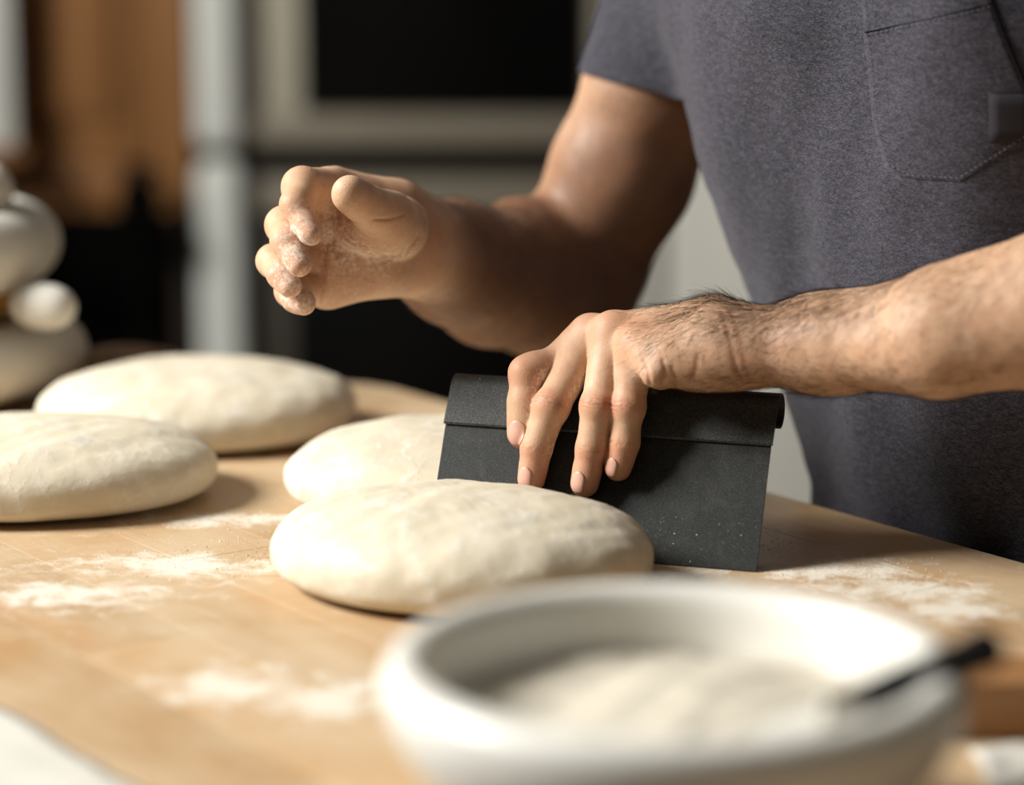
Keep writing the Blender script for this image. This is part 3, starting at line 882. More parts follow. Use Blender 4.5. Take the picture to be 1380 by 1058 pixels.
SL = np.array([.372, 1.405, 1.285]); EL = np.array([.372, 1.305, 1.062]); WL = at(997, 468, 1.408)

# ---- left hand, holding the scraper (knuckle, middle joint, end joint, tip)
Lf = {
 'index':  [at(795, 456, 1.452), onblade(743, 548, .0185), onblade(723, 604, .0125), onblade(716, 645, .0082)],
 'middle': [at(826, 453, 1.437), onblade(806, 548, .0200), onblade(797, 605, .0135), onblade(788, 651, .0082)],
 'ring':   [at(859, 470, 1.420), onblade(846, 549, .0190), onblade(842, 597, .0130), onblade(833, 630, .0080)],
 'pinky':  [at(876, 484, 1.406), at(882, 505, 1.391), at(888, 508, 1.402), at(890, 503, 1.412)],
}
Lr = {'index': [.0118, .0098, .0088, .0072], 'middle': [.0120, .0096, .0086, .0074], 'ring': [.0114, .0092, .0082, .0070], 'pinky': [.0088, .0060, .0058, .0055]}
LT = [at(880, 468, 1.452), at(790, 478, 1.462), onblade(710, 503, .0150), onblade(706, 583, .0085)]
carp = {'index': at(958, 442, 1.440), 'middle': at(960, 442, 1.428), 'ring': at(962, 448, 1.414), 'pinky': at(964, 458, 1.402)}
def hand_left():
    palm = Grp(.013, .010)
    for f_ in ('index', 'middle', 'ring', 'pinky'):
        palm.cone(carp[f_], Lf[f_][0], .0150, {'index': .0116, 'middle': .0118, 'ring': .0114, 'pinky': .0100}[f_])
    # wrist, oval: broad across the depth of the view
    for dy, r_ in ((-.012, .0200), (.014, .0200)):
        palm.cone(WL + np.array([0, dy, 0]), (carp['pinky'] if dy < 0 else carp['index']) + np.array([.004, 0, -.001]), r_, .0165)
    # heel of the hand and flesh over the grip
    palm.cone(at(905, 488, 1.398), at(955, 484, 1.398), .0130, .0175)
    palm.cone(at(935, 486, 1.412), at(968, 478, 1.415), .0150, .0170)
    palm.cone(at(835, 486, 1.448), at(930, 478, 1.438), .0110, .0150)
    palm.cone(at(800, 478, 1.458), at(880, 470, 1.452), .0110, .0150)
    fing = []
    for f_ in ('index', 'middle', 'ring', 'pinky'):
        g_ = Grp(.0035, .0055); p, r_ = Lf[f_], Lr[f_]
        g_.chain(p, r_)
        # joints a little thicker, finger pads
        g_.ball(p[1], r_[1]*1.05)
        if f_ != 'pinky':
            g_.cone(p[2]*.4+p[3]*.6 - bn*.0006, p[3], r_[3]*1.04, r_[3]*.98)
            m_ = p[0]*.55 + p[1]*.45
            g_.cone(p[0]*.85+p[1]*.15, m_, r_[0]*.93, r_[1]*1.02)
        fing.append(g_)
    th = Grp(.0045, .008)
    th.chain(LT, [.0150, .0122, .0100, .0084]); th.cone(LT[2]*.5+LT[3]*.5, LT[3], .0102, .0090); th.ball(LT[2]*.85+LT[1]*.15, .0104)
    fing.append(th)
    kn = Grp(.003, .006)
    for f_, r_ in (('index', .0100), ('middle', .0102), ('ring', .0100), ('pinky', .0080)):
        kn.ball(Lf[f_][0] + np.array([0, -.0020, .0040]), r_)
    ten = Grp(.002, .004)
    for f_ in ('index', 'middle', 'ring'):
        a_ = Lf[f_][0] + np.array([0.004, -.001, .0088]); b_ = carp[f_] + np.array([0, -.001, .0118]); ten.cone(a_, b_, .0026, .0022)
    web = Grp(.008, .008); web.cone(at(768, 468, 1.450), at(800, 470, 1.452), .0085, .011)
    return [[palm], fing, [kn], [ten], [web]]
def arm_left():
    g_ = Grp(.014, .012)
    # forearm: flat oval at the wrist, rounder towards the elbow
    for dy, r0, r1, r2 in ((-.010, .0190, .0235, .0290), (.012, .0192, .0240, .0290)):
        m1 = at(1110, 464, 1.390) + np.array([0, dy, 0]); m2 = at(1260, 452, 1.352) + np.array([0, dy*1.3, 0])
        g_.chain([WL + np.array([0, dy, 0]), m1, m2], [r0, r1, r2])
        g_.cone(m2, EL + np.array([0, dy, -.002]), r2, .037)
    g_.cone(at(1285, 430, 1.342), EL + np.array([.0, 0, .028]), .030, .043)     # brachioradialis rising to the elbow
    g_.cone(EL, SL, .041, .050)
    g_.cone(EL*.6+SL*.4 + Nf*.004, EL*.15+SL*.85+Nf*.001, .042, .046)
    return [[g_]]

# ---- right hand, held up with its palm towards the viewer
Rf = {
 'index':  [at(446, 257, 1.504), at(409, 253, 1.478), at(399, 276, 1.457), at(418, 314, 1.447)],
 'middle': [at(438, 300, 1.511), at(384, 304, 1.478), at(386, 325, 1.456), at(403, 357, 1.445)],
 'ring':   [at(434, 342, 1.514), at(369, 352, 1.482), at(379, 370, 1.462), at(390, 385, 1.456)],
 'pinky':  [at(440, 384, 1.520), at(392, 391, 1.486), at(398, 400, 1.472), at(409, 408, 1.466)],
}
Rr = {'index': [.0126, .0112, .0092, .0062], 'middle': [.0128, .0104, .0088, .0063], 'ring': [.0122, .0096, .0084, .0062], 'pinky': [.0110, .0088, .0080, .0060]}
rcarp = {'index': at(532, 290, 1.540), 'middle': at(530, 312, 1.545), 'ring': at(528, 334, 1.545), 'pinky': at(526, 354, 1.540)}
RT = [at(524, 312, 1.500), at(523, 297, 1.490), at(499, 281, 1.468), at(471, 261, 1.450)]
def hand_right():
    palm = Grp(.014, .010)
    for f_ in ('index', 'middle', 'ring', 'pinky'):
        palm.cone(rcarp[f_], Rf[f_][0], .0170, {'index': .0135, 'middle': .0130, 'ring': .0128, 'pinky': .0125}[f_])
    palm.cone(at(455, 290, 1.508), at(520, 320, 1.525), .0130, .0180)
    palm.cone(at(450, 345, 1.508), at(520, 340, 1.525), .0130, .0180)
    palm.cone(at(450, 379, 1.514), at(512, 358, 1.522), .0125, .0170)           # outer edge of the palm
    palm.cone(WR + np.array([0, 0, .006]), rcarp['index'], .0215, .0170); palm.cone(WR - np.array([0, 0, .006]), rcarp['pinky'], .0215, .0170)
    fing = []
    for f_ in ('index', 'middle', 'ring', 'pinky'):
        g_ = Grp(.0035, .0055); p, r_ = Rf[f_], Rr[f_]; g_.chain(p, r_); g_.ball(p[1], r_[1]*1.04)
        g_.cone(p[2]*.35+p[3]*.65, p[3], r_[3]*1.08, r_[3]*1.0)
        fing.append(g_)
    fing[0].cone(Rf['index'][0], Rf['index'][1], .0130, .0122)
    th = Grp(.0030, .0060)
    th.chain(RT[1:], [.0178, .0122, .0094]); th.cone(RT[2]*.45+RT[3]*.55, RT[3], .0112, .0100)
    mound = Grp(.006, .0030)
    mound.cone(at(490, 306, 1.492), at(535, 307, 1.508), .0155, .0195); mound.cone(at(470, 300, 1.497), at(500, 306, 1.490), .011, .0150)
    web = Grp(.01, .010); web.cone(at(452, 246, 1.520), at(535, 277, 1.535), .0092, .013)
    return [[palm], fing, [mound], [th], [web]]
def arm_right():
    g_ = Grp(.02, .012)
    for dz, dy, r0 in ((.0065, 0, .0225), (-.0065, 0, .0225)):
        g_.cone(WR + np.array([0, dy, dz]), at(615, 350+(-6 if dz > 0 else 14), 1.600), r0, .0330)
    g_.chain([at(610, 352, 1.60), at(665, 374, 1.650), at(728, 386, 1.70), ER], [.0320, .0420, .0440, .0400])
    g_.cone(at(700, 318, 1.695), at(775, 350, 1.735), .026, .040)                # muscle at the crook of the elbow
    g_.cone(ER, ER*.72+SR_*.28, .0395, .0460); g_.cone(ER*.72+SR_*.28, ER*.5+SR_*.5, .0460, .0455); g_.cone(ER*.5+SR_*.5, SR_, .0455, .046)
    return [[g_]]
def plane_cut(V, F, p, n, region=None, keep_loop=True):
    bm = bmesh.new(); 
    me = bpy.data.meshes.new('t'); me.from_pydata(V.tolist(), [], F.tolist()); bm.from_mesh(me); bpy.data.meshes.remove(me)
    geom = bm.verts[:]+bm.edges[:]+bm.faces[:]
    if region is not None:
        vs = set(v for v in bm.verts if region(v.co)); fs = [f for f in bm.faces if all(v in vs for v in f.verts)]
        es = list({e for f in fs for e in f.edges}); geom = list({v for f in fs for v in f.verts}) + es + fs
    bmesh.ops.bisect_plane(bm, geom=geom, plane_co=Vector(p), plane_no=Vector(n), clear_outer=True, dist=1e-6)
    return bm
def keep_near(pts, rad):
    pts = np.array(pts)
    return lambda cen, R: (np.linalg.norm(cen[:, None]-pts[None], axis=2).min(1) < rad)
fieldL = Field(arm_left() + hand_left())
fieldR = Field(arm_right() + hand_right())
tL = .86; tR = .86
pL = EL*(1-tL)+SL*tL; nL = (SL-EL)/np.linalg.norm(SL-EL)
pR = ER*(1-tR)+SR_*tR; nR = (SR_-ER)/np.linalg.norm(SR_-ER)
def arm_mesh(field, lo, hi, p, n, hres):
    V, F = surfnet(field, lo, hi, hres, keep=lambda cen, R: ((cen-p) @ n) < R)
    G = grad(field, V); V = V - G*chunked(field, V)[:, None]*.9
    return V, F, G
HR = .00105
VL, FL, GL = arm_mesh(fieldL, (-.04, 1.25, .93), (.50, 1.56, 1.30), pL, nL, HR)
VR, FR, GR = arm_mesh(fieldR, (-.17, 1.40, .92), (.20, 1.83, 1.30), pR, nR, HR)

# ---- surface creases: pushed in along the normal, remembered for the colour
def skin_line(field, pl, step=4):
    out = []
    for a, b in zip(pl[:-1], pl[1:]):
        n = max(1, int(math.dist(a, b)/step))
        for i in range(n+1):
            q = (a[0]+(b[0]-a[0])*i/n, a[1]+(b[1]-a[1])*i/n); d = ray(*q); h = march(field, d*1.30 + np.array([0, 0, CAMH]), d, 40)
            if abs(float(field(h[None].astype(f4))[0])) < .001: out.append(h)
    return out
def groove(V, G, pts, w_, depth, side=None):
    """groove along a polyline of points lying near the skin"""
    d = None
    for i in range(len(pts)-1):
        e, _ = seg_dist(V, pts[i], pts[i+1]); d = e if d is None else np.minimum(d, e)
    m = np.exp(-(d/w_)**2)*(.62+.38*nz(V, 160, 77))
    if side is not None: m = m*(G @ np.asarray(side, float) > .0)
    V -= G*(m*depth)[:, None]; return m
crL = np.zeros(len(VL)); redL = np.zeros(len(VL)); flL = np.zeros(len(VL)); tanL = np.zeros(len(VL))
for f_ in ('index', 'middle', 'ring'):
    p = Lf[f_]
    for j, k_, sp, dep in ((1, 5, .0021, .00042), (2, 3, .0017, .00028)):
        t_ = (p[j+1]-p[j-1]); t_ /= np.linalg.norm(t_)
        loc = (VL-p[j]); s_ = loc @ t_; rad = np.linalg.norm(loc - s_[:, None]*t_, axis=1)
        dors = np.cross(t_, np.cross(bn, t_)); dors /= np.linalg.norm(dors)
        up_ = (loc @ dors)/np.maximum(rad, 1e-6)
        lat = loc @ np.cross(t_, dors)
        near = (rad < .016)
        wv = np.cos((s_ + .18*np.abs(lat)*np.sign(s_))/sp*2*math.pi)*np.exp(-(s_/(sp*k_*.36))**2)*np.clip((up_-.35)*2.2, 0, 1)*near
        VL -= GL*(np.maximum(wv, -.35)*dep)[:, None]
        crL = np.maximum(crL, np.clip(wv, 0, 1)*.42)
        redL += np.exp(-(s_/.007)**2)*near*np.clip(up_+.3, 0, 1)*(.45 if j == 1 else .25)
    e, _ = seg_dist(VL, p[3], p[2]*.55+p[3]*.45); redL += np.exp(-(e/.011)**4)*.55
    e = np.linalg.norm(VL-(p[0]+np.array([0, -.003, .008])), axis=1); redL += np.exp(-(e/.012)**2)*.35
e = np.linalg.norm(VL-LT[2], axis=1); redL += np.exp(-(e/.016)**2)*.5
for f_, a_ in (('index', .9), ('middle', .35), ('ring', .25)):
    p = Lf[f_]; e, t_ = seg_dist(VL, p[0]*.4+p[1]*.6, p[2])
    flL += np.exp(-(e/.016)**4)*a_*np.clip((GL @ np.array([1., -.1, -.1])), 0, 1)**.6
e, _ = seg_dist(VL, LT[2], LT[3]); flL += np.exp(-(e/.016)**4)*.95*np.clip(.35 + GL @ np.array([.8, 0, -.1]), 0, 1)
e = np.linalg.norm(VL-at(862, 500, 1.405), axis=1); flL += np.exp(-(e/.008)**2)*.8
# wrist folds
for pl, w_, dep in (([(973, 421), (981, 445), (987, 470), (992, 495), (998, 512)], .0020, .0012), ([(984, 424), (992, 445), (999, 470), (1006, 500), (1010, 512)], .0022, .0005),
                    ([(866, 488), (872, 500), (876, 518)], .0012, .0013), ([(893, 486), (897, 498), (892, 516)], .0012, .0013), ([(905, 496), (910, 508), (908, 522)], .0012, .0007), ([(860, 470), (866, 490), (868, 505)], .0010, .0006),
                    ([(930, 512), (938, 500), (940, 480)], .0016, .0006)):
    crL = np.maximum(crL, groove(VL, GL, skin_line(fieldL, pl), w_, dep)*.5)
# hollow on the outer side of the hand behind the knuckles
e = np.linalg.norm((VL-march(fieldL, at(925, 470, 1.30), (0, 1, 0)))*np.array([.55, 1, 1]), axis=1); VL -= GL*(np.exp(-(e/.010)**2)*.0022)[:, None]
# veins and tendons of the forearm
nv_ = nz(VL*np.array([.45, 1, 1]), 95, 12); xw = np.clip((VL[:, 0]-.14)/.05, 0, 1)
VL += GL*((nv_*.0011 + nz(VL, 240, 13)*.00025)*np.clip(.15+xw, 0, 1))[:, None]
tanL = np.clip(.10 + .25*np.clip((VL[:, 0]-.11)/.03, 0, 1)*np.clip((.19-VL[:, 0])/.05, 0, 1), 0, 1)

crR = np.zeros(len(VR)); redR = np.zeros(len(VR)); flR = np.zeros(len(VR))
def Mk(px, py): return march(fieldR, at(px, py, 1.36), (0, 1, 0))
for pl, w_, dep in (([(462, 306), (478, 325), (500, 340), (528, 349), (550, 342), (564, 322)], .0019, .0019), ([(447, 272), (446, 300), (450, 330), (458, 352)], .0013, .0011), ([(452, 278), (462, 318), (488, 338), (520, 350)], .0014, .0012),
                    ([(441, 330), (436, 360), (438, 385), (432, 408)], .0012, .0010), ([(440, 312), (458, 340), (470, 372)], .0010, .0006), ([(455, 372), (480, 372), (505, 380)], .0009, .0004),
                    ([(505, 297), (525, 297), (545, 290)], .0010, .0009), ([(480, 300), (470, 296), (462, 285)], .0010, .0006)):
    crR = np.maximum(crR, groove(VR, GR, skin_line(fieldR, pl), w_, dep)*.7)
for f_ in Rf:
    p = Rf[f_]
    e, _ = seg_dist(VR, p[3], p[2]*.5+p[3]*.5); redR += np.exp(-(e/.011)**4)*.35; flR += np.exp(-(e/.014)**4)*.75
    for j in (1, 2):
        t_ = (p[j+1]-p[j-1]); t_ /= np.linalg.norm(t_); loc = VR-p[j]; s_ = loc @ t_; rad = np.linalg.norm(loc - s_[:, None]*t_, axis=1)
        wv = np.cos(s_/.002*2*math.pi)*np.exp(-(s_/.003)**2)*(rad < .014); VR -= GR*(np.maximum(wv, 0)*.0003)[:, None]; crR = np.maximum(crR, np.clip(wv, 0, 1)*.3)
e, _ = seg_dist(VR, at(480, 300, 1.49), at(545, 300, 1.5)); flR += np.exp(-(e/.028)**4)*.62
e, _ = seg_dist(VR, at(440, 350, 1.50), at(500, 385, 1.5)); flR += np.exp(-(e/.030)**4)*.45
e, _ = seg_dist(VR, RT[3], RT[2]); flR += np.exp(-(e/.013)**4)*.5
VR += GR*(nz(VR, 60, 22)*.0009 + nz(VR, 200, 23)*.00018)[:, None]
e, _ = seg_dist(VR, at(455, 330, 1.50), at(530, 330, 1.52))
palmy = np.exp(-(e/.036)**4)*np.clip(-GR[:, 1]-.1, 0, 1); redR += palmy*.35  # reddish brown palm skin, deepened by shade put into its colour
tan_shade_R = .22*palmy + np.clip((VR[:, 1]-1.53)/.03, 0, 1)*np.clip((1.80-VR[:, 1]-.5*(VR[:, 2]-1.02))/.08, 0, 1)*.8  # palm and forearm: some tan, the rest is shade painted into the skin

# ---- trunk, head, legs: coarser, joined to the arms inside the sleeves
neck0 = np.array([.243, 1.535, 1.36]); head = np.array([.205, 1.500, 1.545])
def trunk_groups():
    g_ = Grp(.04, .03)
    for S_, E_ in ((SR_, ER), (SL, EL)):
        g_.cone(E_*.22+S_*.78, S_, .044, .044)
        g_.cone(S_, neck0 + (S_-neck0)*.35 + np.array([0, 0, -.012]), .044, .044)
    g_.cone(neck0, neck0*.4+head*.6 - np.array([0, 0, .05]), .058, .056)
    hd = Grp(.02, .02)
    hf = Nf*.9 + np.array([0, 0, -.42]); hf /= np.linalg.norm(hf)          # looks down at the work
    hs = Bx; hu = np.cross(hs, hf); hu = hu if hu[2] > 0 else -hu
    hd.cone(head + hu*.025 - hf*.02, head + hu*.02 + hf*.02, .078, .070); hd.cone(head + hf*.02 - hu*.02, head + hf*.045 - hu*.075, .062, .034)
    nose = Grp(.008, .012); nose.cone(head + hf*.090 + hu*.012, head + hf*.108 - hu*.022, .008, .0115)
    lips = Grp(.004, .008); lips.cone(head + hf*.085 - hu*.052 - hs*.018, head + hf*.085 - hu*.052 + hs*.018, .008, .008)
    ears = [Grp(.004, .006).cone(head + hs*s_*.078 - hf*.005 + hu*.015, head + hs*s_*.078 - hf*.002 - hu*.020, .014, .009) for s_ in (-1, 1)]
    legs = []
    for s_ in (-1, 1):
        hp = np.array([.350, 1.545, .86]) + Bx*.085*s_; kn_ = np.array([.375, 1.56, .47]) + Bx*.10*s_; an = np.array([.385, 1.60, .09]) + Bx*.12*s_
        L_ = Grp(.03, .03); L_.chain([hp, kn_, an], [.074, .056, .042]); L_.cone(an, an + Nf*.15 + np.array([0, 0, -.05]), .040, .032)
        legs.append(L_)
    return g_, hd, nose, lips, ears, legs, (hf, hs, hu)
tg, hd, nose, lips, ears, legs, (hf, hs, hu) = trunk_groups()
fT = Field([[tg]], lambda P, o: smin(o, torso_sdf(P, -.014), .03) if o is not None else torso_sdf(P, -.014))
fH = Field([[tg], [hd], [nose], [lips], ears])
fLg = Field([legs])
def trunk(P, c=None, R=None):
    a = smin(fT(P), fH(P), .01)
    return smin(a, fLg(P), .015)
VT, FT = surfnet(trunk, (-.05, 1.15, 0.005), (.70, 1.95, 1.72), .0085, B=8, cull=False)
# weld the three pieces into one continuous surface
def bm_of(V, F, layers):
    me = bpy.data.meshes.new('t'); me.from_pydata(V.tolist(), [], F.tolist())
    for k, v in layers.items():
        at_ = me.attributes.new(k, 'FLOAT', 'POINT'); at_.data.foreach_set('value', np.asarray(v, f4))
    return me
z0 = np.zeros(len(VT))
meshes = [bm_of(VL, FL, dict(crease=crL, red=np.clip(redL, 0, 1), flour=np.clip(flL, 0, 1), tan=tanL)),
          bm_of(VR, FR, dict(crease=crR, red=np.clip(redR, 0, 1), flour=np.clip(flR, 0, 1), tan=tan_shade_R)),
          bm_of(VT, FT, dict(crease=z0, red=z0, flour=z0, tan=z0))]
bm = bmesh.new()
cuts = []
for i, me in enumerate(meshes):
    b2_ = bmesh.new(); b2_.from_mesh(me)
    if i < 2:
        p, n = (pL, nL) if i == 0 else (pR, nR)
        bmesh.ops.bisect_plane(b2_, geom=b2_.verts[:]+b2_.edges[:]+b2_.faces[:], plane_co=Vector(p), plane_no=Vector(n), clear_outer=True)
    else:
        pass
    b2_.to_mesh(me); b2_.free(); bm.from_mesh(me)
me = bpy.data.meshes.new('body'); bm.to_mesh(me); bm.free()
base_p = np.array([.37, 1.56, 0.0])
person = empty('person', tuple(base_p))
tag(person, 'person in a dark grey T-shirt, one bare arm raised, one hand pressing the black scraper', 'person')
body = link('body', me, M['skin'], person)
for m_ in meshes: bpy.data.meshes.remove(m_)
print('body faces', len(me.polygons))

# ---- nails
def nail(field, tip, prev, dors, w_, l_, fwd=.003, mat='nail', lift=.00005):
    t_ = tip-prev; t_ /= np.linalg.norm(t_); n_ = np.asarray(dors, float) - (np.asarray(dors, float) @ t_)*t_; n_ /= np.linalg.norm(n_); s_ = np.cross(t_, n_)
    c_ = tip + t_*fwd; nu, nv = 11, 9; V = []; top = []
    for i in range(nu):
        for j in range(nv):
            u = i/(nu-1)*2-1; v = j/(nv-1)*2-1
            uu = u*math.sqrt(1-abs(v)**3*.45) if u > 0 else u*math.sqrt(1-v*v*.55)
            vv = v*math.sqrt(1-abs(u)**4*.5)
            q = c_ + t_*(uu*l_) + s_*(vv*w_) + n_*.02
            h_ = march(field, q, -n_, 14)
            if np.linalg.norm(h_-q) > .03: h_ = c_ + t_*(uu*l_) + s_*(vv*w_)
            ed = max(abs(u), abs(v))
            top.append(h_ + n_*(lift + .00025*(1-ed**4)))
    V = top; F = []
    for i in range(nu-1):
        for j in range(nv-1):
            a = i*nv+j; F.append((a, a+nv, a+nv+1, a+1))
    o = pyd('fingernail', np.array(V), F, M[mat], body)
    m_ = o.modifiers.new('thick', 'SOLIDIFY'); m_.thickness = .0006; m_.offset = -.6
    return o
for f_, w_, l_ in (('index', .0043, .0064), ('middle', .0042, .0064), ('ring', .0037, .0056)):
    vw = -ray(*{'index': (709, 640), 'middle': (783, 645), 'ring': (824, 626)}[f_]); vw /= np.linalg.norm(vw)
    nail(fieldL, Lf[f_][3], Lf[f_][2], vw*.8 + np.array([-.50, 0, .12]), w_, l_, -.0002)
vw = -ray(700, 585); nail(fieldL, LT[3], LT[2], vw/np.linalg.norm(vw)*.8 + np.array([-.42, 0, .1]), .0056, .0074, .0010)

# ---- hair of the arms
def hairs(name, V, G, wfun, n, dirfun, Lr_=(.006, .014), rad=.00007, seed=1):
    r = np.random.default_rng(seed); w_ = wfun(V, G); w_ = w_/w_.sum(); ix = r.choice(len(V), n, p=w_)
    HV = []; HF = []
    for i in ix:
        p = V[i] + r.normal(size=3)*.0004; g_ = G[i]; d = dirfun(V[i], g_) + r.normal(size=3)*.32
        d = d - (d @ g_)*g_; d /= np.linalg.norm(d); L_ = r.uniform(*Lr_); s_ = np.cross(d, g_)
        lift = r.uniform(.06, .36); side = r.normal()*.25; k = len(HV)
        for j in range(4):
            t_ = j/3; c_ = V[i]*0 + p - g_*.0004 + d*(L_*t_) + g_*(L_*lift*(t_ - .55*t_*t_)) + s_*(L_*side*t_*t_); rr = rad*(1-.8*t_)
            for a in (0, 2.094, 4.189):
                HV.append(c_ + (s_*math.cos(a) + g_*math.sin(a))*rr)
        for j in range(3):
            for a in range(3):
                u = k+j*3+a; v = k+j*3+(a+1) % 3; HF.append((u, v, v+3, u+3))
    o = pyd(name, np.array(HV), HF, M['hair'], body, False); o['kind'] = 'stuff'
    return o
def wL(V, G):
    m = np.clip((V[:, 0]-.062)/.05, 0, 1)*np.clip((.34-V[:, 0])/.10, 0, 1)
    top = .25 + 4.0*np.clip(G[:, 2]-.35, 0, 1)*np.clip((.26-V[:, 0])/.10, 0.12, 1) + .9*np.clip(-G[:, 2]-.1, 0, 1) + .5*np.exp(-((V[:, 0]-.13)/.03)**2)
    return m*top*np.clip(-G[:, 1]+.75, 0, 1) + 1e-9
hairs('arm_hair', VL, GL, wL, 7000, lambda p, g_: np.array([-.8, -.35, -.42 if g_[2] < .5 else .0]), (.007, .019), .000068, 3)
def wR(V, G):
    m = np.clip((V[:, 1]-1.535)/.03, 0, 1)*np.clip((1.73-V[:, 1])/.05, 0, 1)
    return m*(.3 + 2*np.clip(G[:, 2]-.3, 0, 1) + 1.2*np.clip(-G[:, 2]-.4, 0, 1)) + 1e-9
hairs('arm_hair', VR, GR, wR, 5000, lambda p, g_: np.array([-.5, -.7, .0]), (.006, .014), .00006, 4)

# ---- shirt
armpL = Grp(.02, .02); armpR = Grp(.02, .02)
SH = .0
armpR.cone(ER*.72+SR_*.28, SR_, .0500, .062); armpR.cone(SR_, neck0 + (SR_-neck0)*.30, .060, .056)
armpL.cone(EL*.55+SL*.45, SL, .0585, .064); armpL.cone(SL, neck0 + (SL-neck0)*.30, .060, .056)
fS = Field([[armpR, armpL]])
def shirt_sdf(P, c=None, R=None):
    t_ = torso_sdf(P, .004, 1.405, .79); a = fS(P); d = smin(a, t_, .030)
    # soft hanging folds
    u = P[:, 0]*Bx[0] + P[:, 1]*Bx[1]; h = P[:, 2]
    fo = np.clip(((P-SR_) @ Bx)/.06-.2, .12, 1)
    q = np.stack([u*1.0 - .25*h, h*.22, u*0], 1)
    d = d + fo*(.0075*nz(q, 42, 90) + .0026*nz(q, 95, 91)) + .0009*nz(np.stack([u*.5+h, h*1.2, u*0], 1), 60, 92)
    return d
Vs, Fs = surfnet(shirt_sdf, (-.02, 1.15, .78), (.70, 1.95, 1.44), .0042, B=8, cull=False)
bm = bmesh.new(); me = bpy.data.meshes.new('t'); me.from_pydata(Vs.tolist(), [], Fs.tolist()); bm.from_mesh(me); bpy.data.meshes.remove(me)
hemR = at(858, 118, 1.72)
def cut_sleeve(bm, p, n, E_, S_):
    """n points down the arm; remove what lies beyond"""
    pv, nv = Vector(p), Vector(n)
    def inreg(c_):
        q = c_-pv; s_ = q.dot(nv); return s_ > -.03 and (q-nv*s_).length < .082
    fs = [f for f in bm.faces if inreg(f.calc_center_median())]
    gm = list({v for f in fs for v in f.verts}) + list({e for f in fs for e in f.edges}) + fs
    bmesh.ops.bisect_plane(bm, geom=gm, plane_co=pv, plane_no=nv, clear_outer=True)
axR = (ER-SR_)/np.linalg.norm(ER-SR_); axL = (EL-SL)/np.linalg.norm(EL-SL)
tR_ = ((hemR-SR_) @ axR); hn = np.cross(ray(858, 118), at(925, 136, 1.72)-at(793, 100, 1.72)); hn /= np.linalg.norm(hn); hn = hn if hn[2] < 0 else -hn; cut_sleeve(bm, at(858, 118, 1.72), hn, ER, SR_); cut_sleeve(bm, SL + axL*.135, axL, EL, SL)
nk = Vector(neck0 + np.array([0, 0, .028])); bmesh.ops.bisect_plane(bm, geom=bm.verts[:]+bm.edges[:]+bm.faces[:], plane_co=nk, plane_no=Vector((Nf[0]*.35, Nf[1]*.35, .95)), clear_outer=True)
bmesh.ops.bisect_plane(bm, geom=bm.verts[:]+bm.edges[:]+bm.faces[:], plane_co=Vector((0, 0, .80)), plane_no=Vector((0, 0, -1)), clear_outer=True)
shirt = from_bm('t_shirt', bm, M['shirt'], person); md = shirt.modifiers.new('thick', 'SOLIDIFY'); md.thickness = .0016; md.offset = 0
# pocket, seams and stitches lie on the cloth
def on_shirt(px, py, off=.0):
    d = ray(px, py); d /= np.linalg.norm(d); p = np.array([0, 0, CAMH]) + d*1.15
    for _ in range(60):
        s_ = float(shirt_sdf(p[None])[0]); p = p + d*s_*.7
        if abs(s_) < 1e-4: break
    e = .002; g_ = np.array([float(shirt_sdf((p+np.eye(3)[k]*e)[None])[0]-shirt_sdf((p-np.eye(3)[k]*e)[None])[0]) for k in range(3)]); g_ /= np.linalg.norm(g_)
    return p + g_*(.0008+off), g_
def poly_pts(pl, step=6):
    out = []
    for (a, b) in zip(pl[:-1], pl[1:]):
        n = max(2, int(math.dist(a, b)/step)); out += [(a[0]+(b[0]-a[0])*i/n, a[1]+(b[1]-a[1])*i/n) for i in range(n)]
    return out + [pl[-1]]
PO = [(1160, -75), (1165, 40), (1178, 165), (1194, 226), (1226, 241), (1294, 244), (1345, 213), (1408, 172), (1384, 120), (1352, 45), (1334, -5), (1310, -90)]
def pocket():
    # patch grown between its left and right outlines
    left = poly_pts([(1160, -75), (1165, 40), (1178, 165), (1194, 226), (1226, 241), (1294, 244)], 8); right = poly_pts([(1310, -90), (1334, -5), (1352, 45), (1384, 120), (1408, 172), (1345, 213), (1294, 244)], 8)
    nr, nc = 34, 22; L_ = [left[int(round(i/(nr-1)*(len(left)-1)))] for i in range(nr)]; R_ = [right[int(round(i/(nr-1)*(len(right)-1)))] for i in range(nr)]
    V = []
    for i in range(nr):
        for j in range(nc):
            t_ = j/(nc-1); x = L_[i][0]*(1-t_)+R_[i][0]*t_; y = L_[i][1]*(1-t_)+R_[i][1]*t_
            ed = min(t_, 1-t_, (1-i/(nr-1)))*2; V.append(on_shirt(x, y, .0004 + .0008*min(1, ed*2.0))[0])
    F = [(i*nc+j, i*nc+j+1, (i+1)*nc+j+1, (i+1)*nc+j) for i in range(nr-1) for j in range(nc-1)]
    o = pyd('pocket', np.array(V), F, M['shirt'], shirt); m_ = o.modifiers.new('thick', 'SOLIDIFY'); m_.thickness = .0012; m_.offset = 1
    return o
pk = pocket()
def strip(name, pl, r_, mat, off, parent, step=5):
    P = [on_shirt(x, y, off)[0] for x, y in poly_pts(pl, step)]; V, F = tube(P, [r_]*len(P), 6); return pyd(name, V, F, mat, parent)
strip('pocket_edge', [(1310, -90), (1334, -5), (1352, 45), (1384, 120), (1408, 172)], .0009, M['seam'], .0007, shirt)
strip('hem_fold', [(1166, 42), (1250, 26), (1336, 2)], .0005, M['shirt'], .0014, shirt)
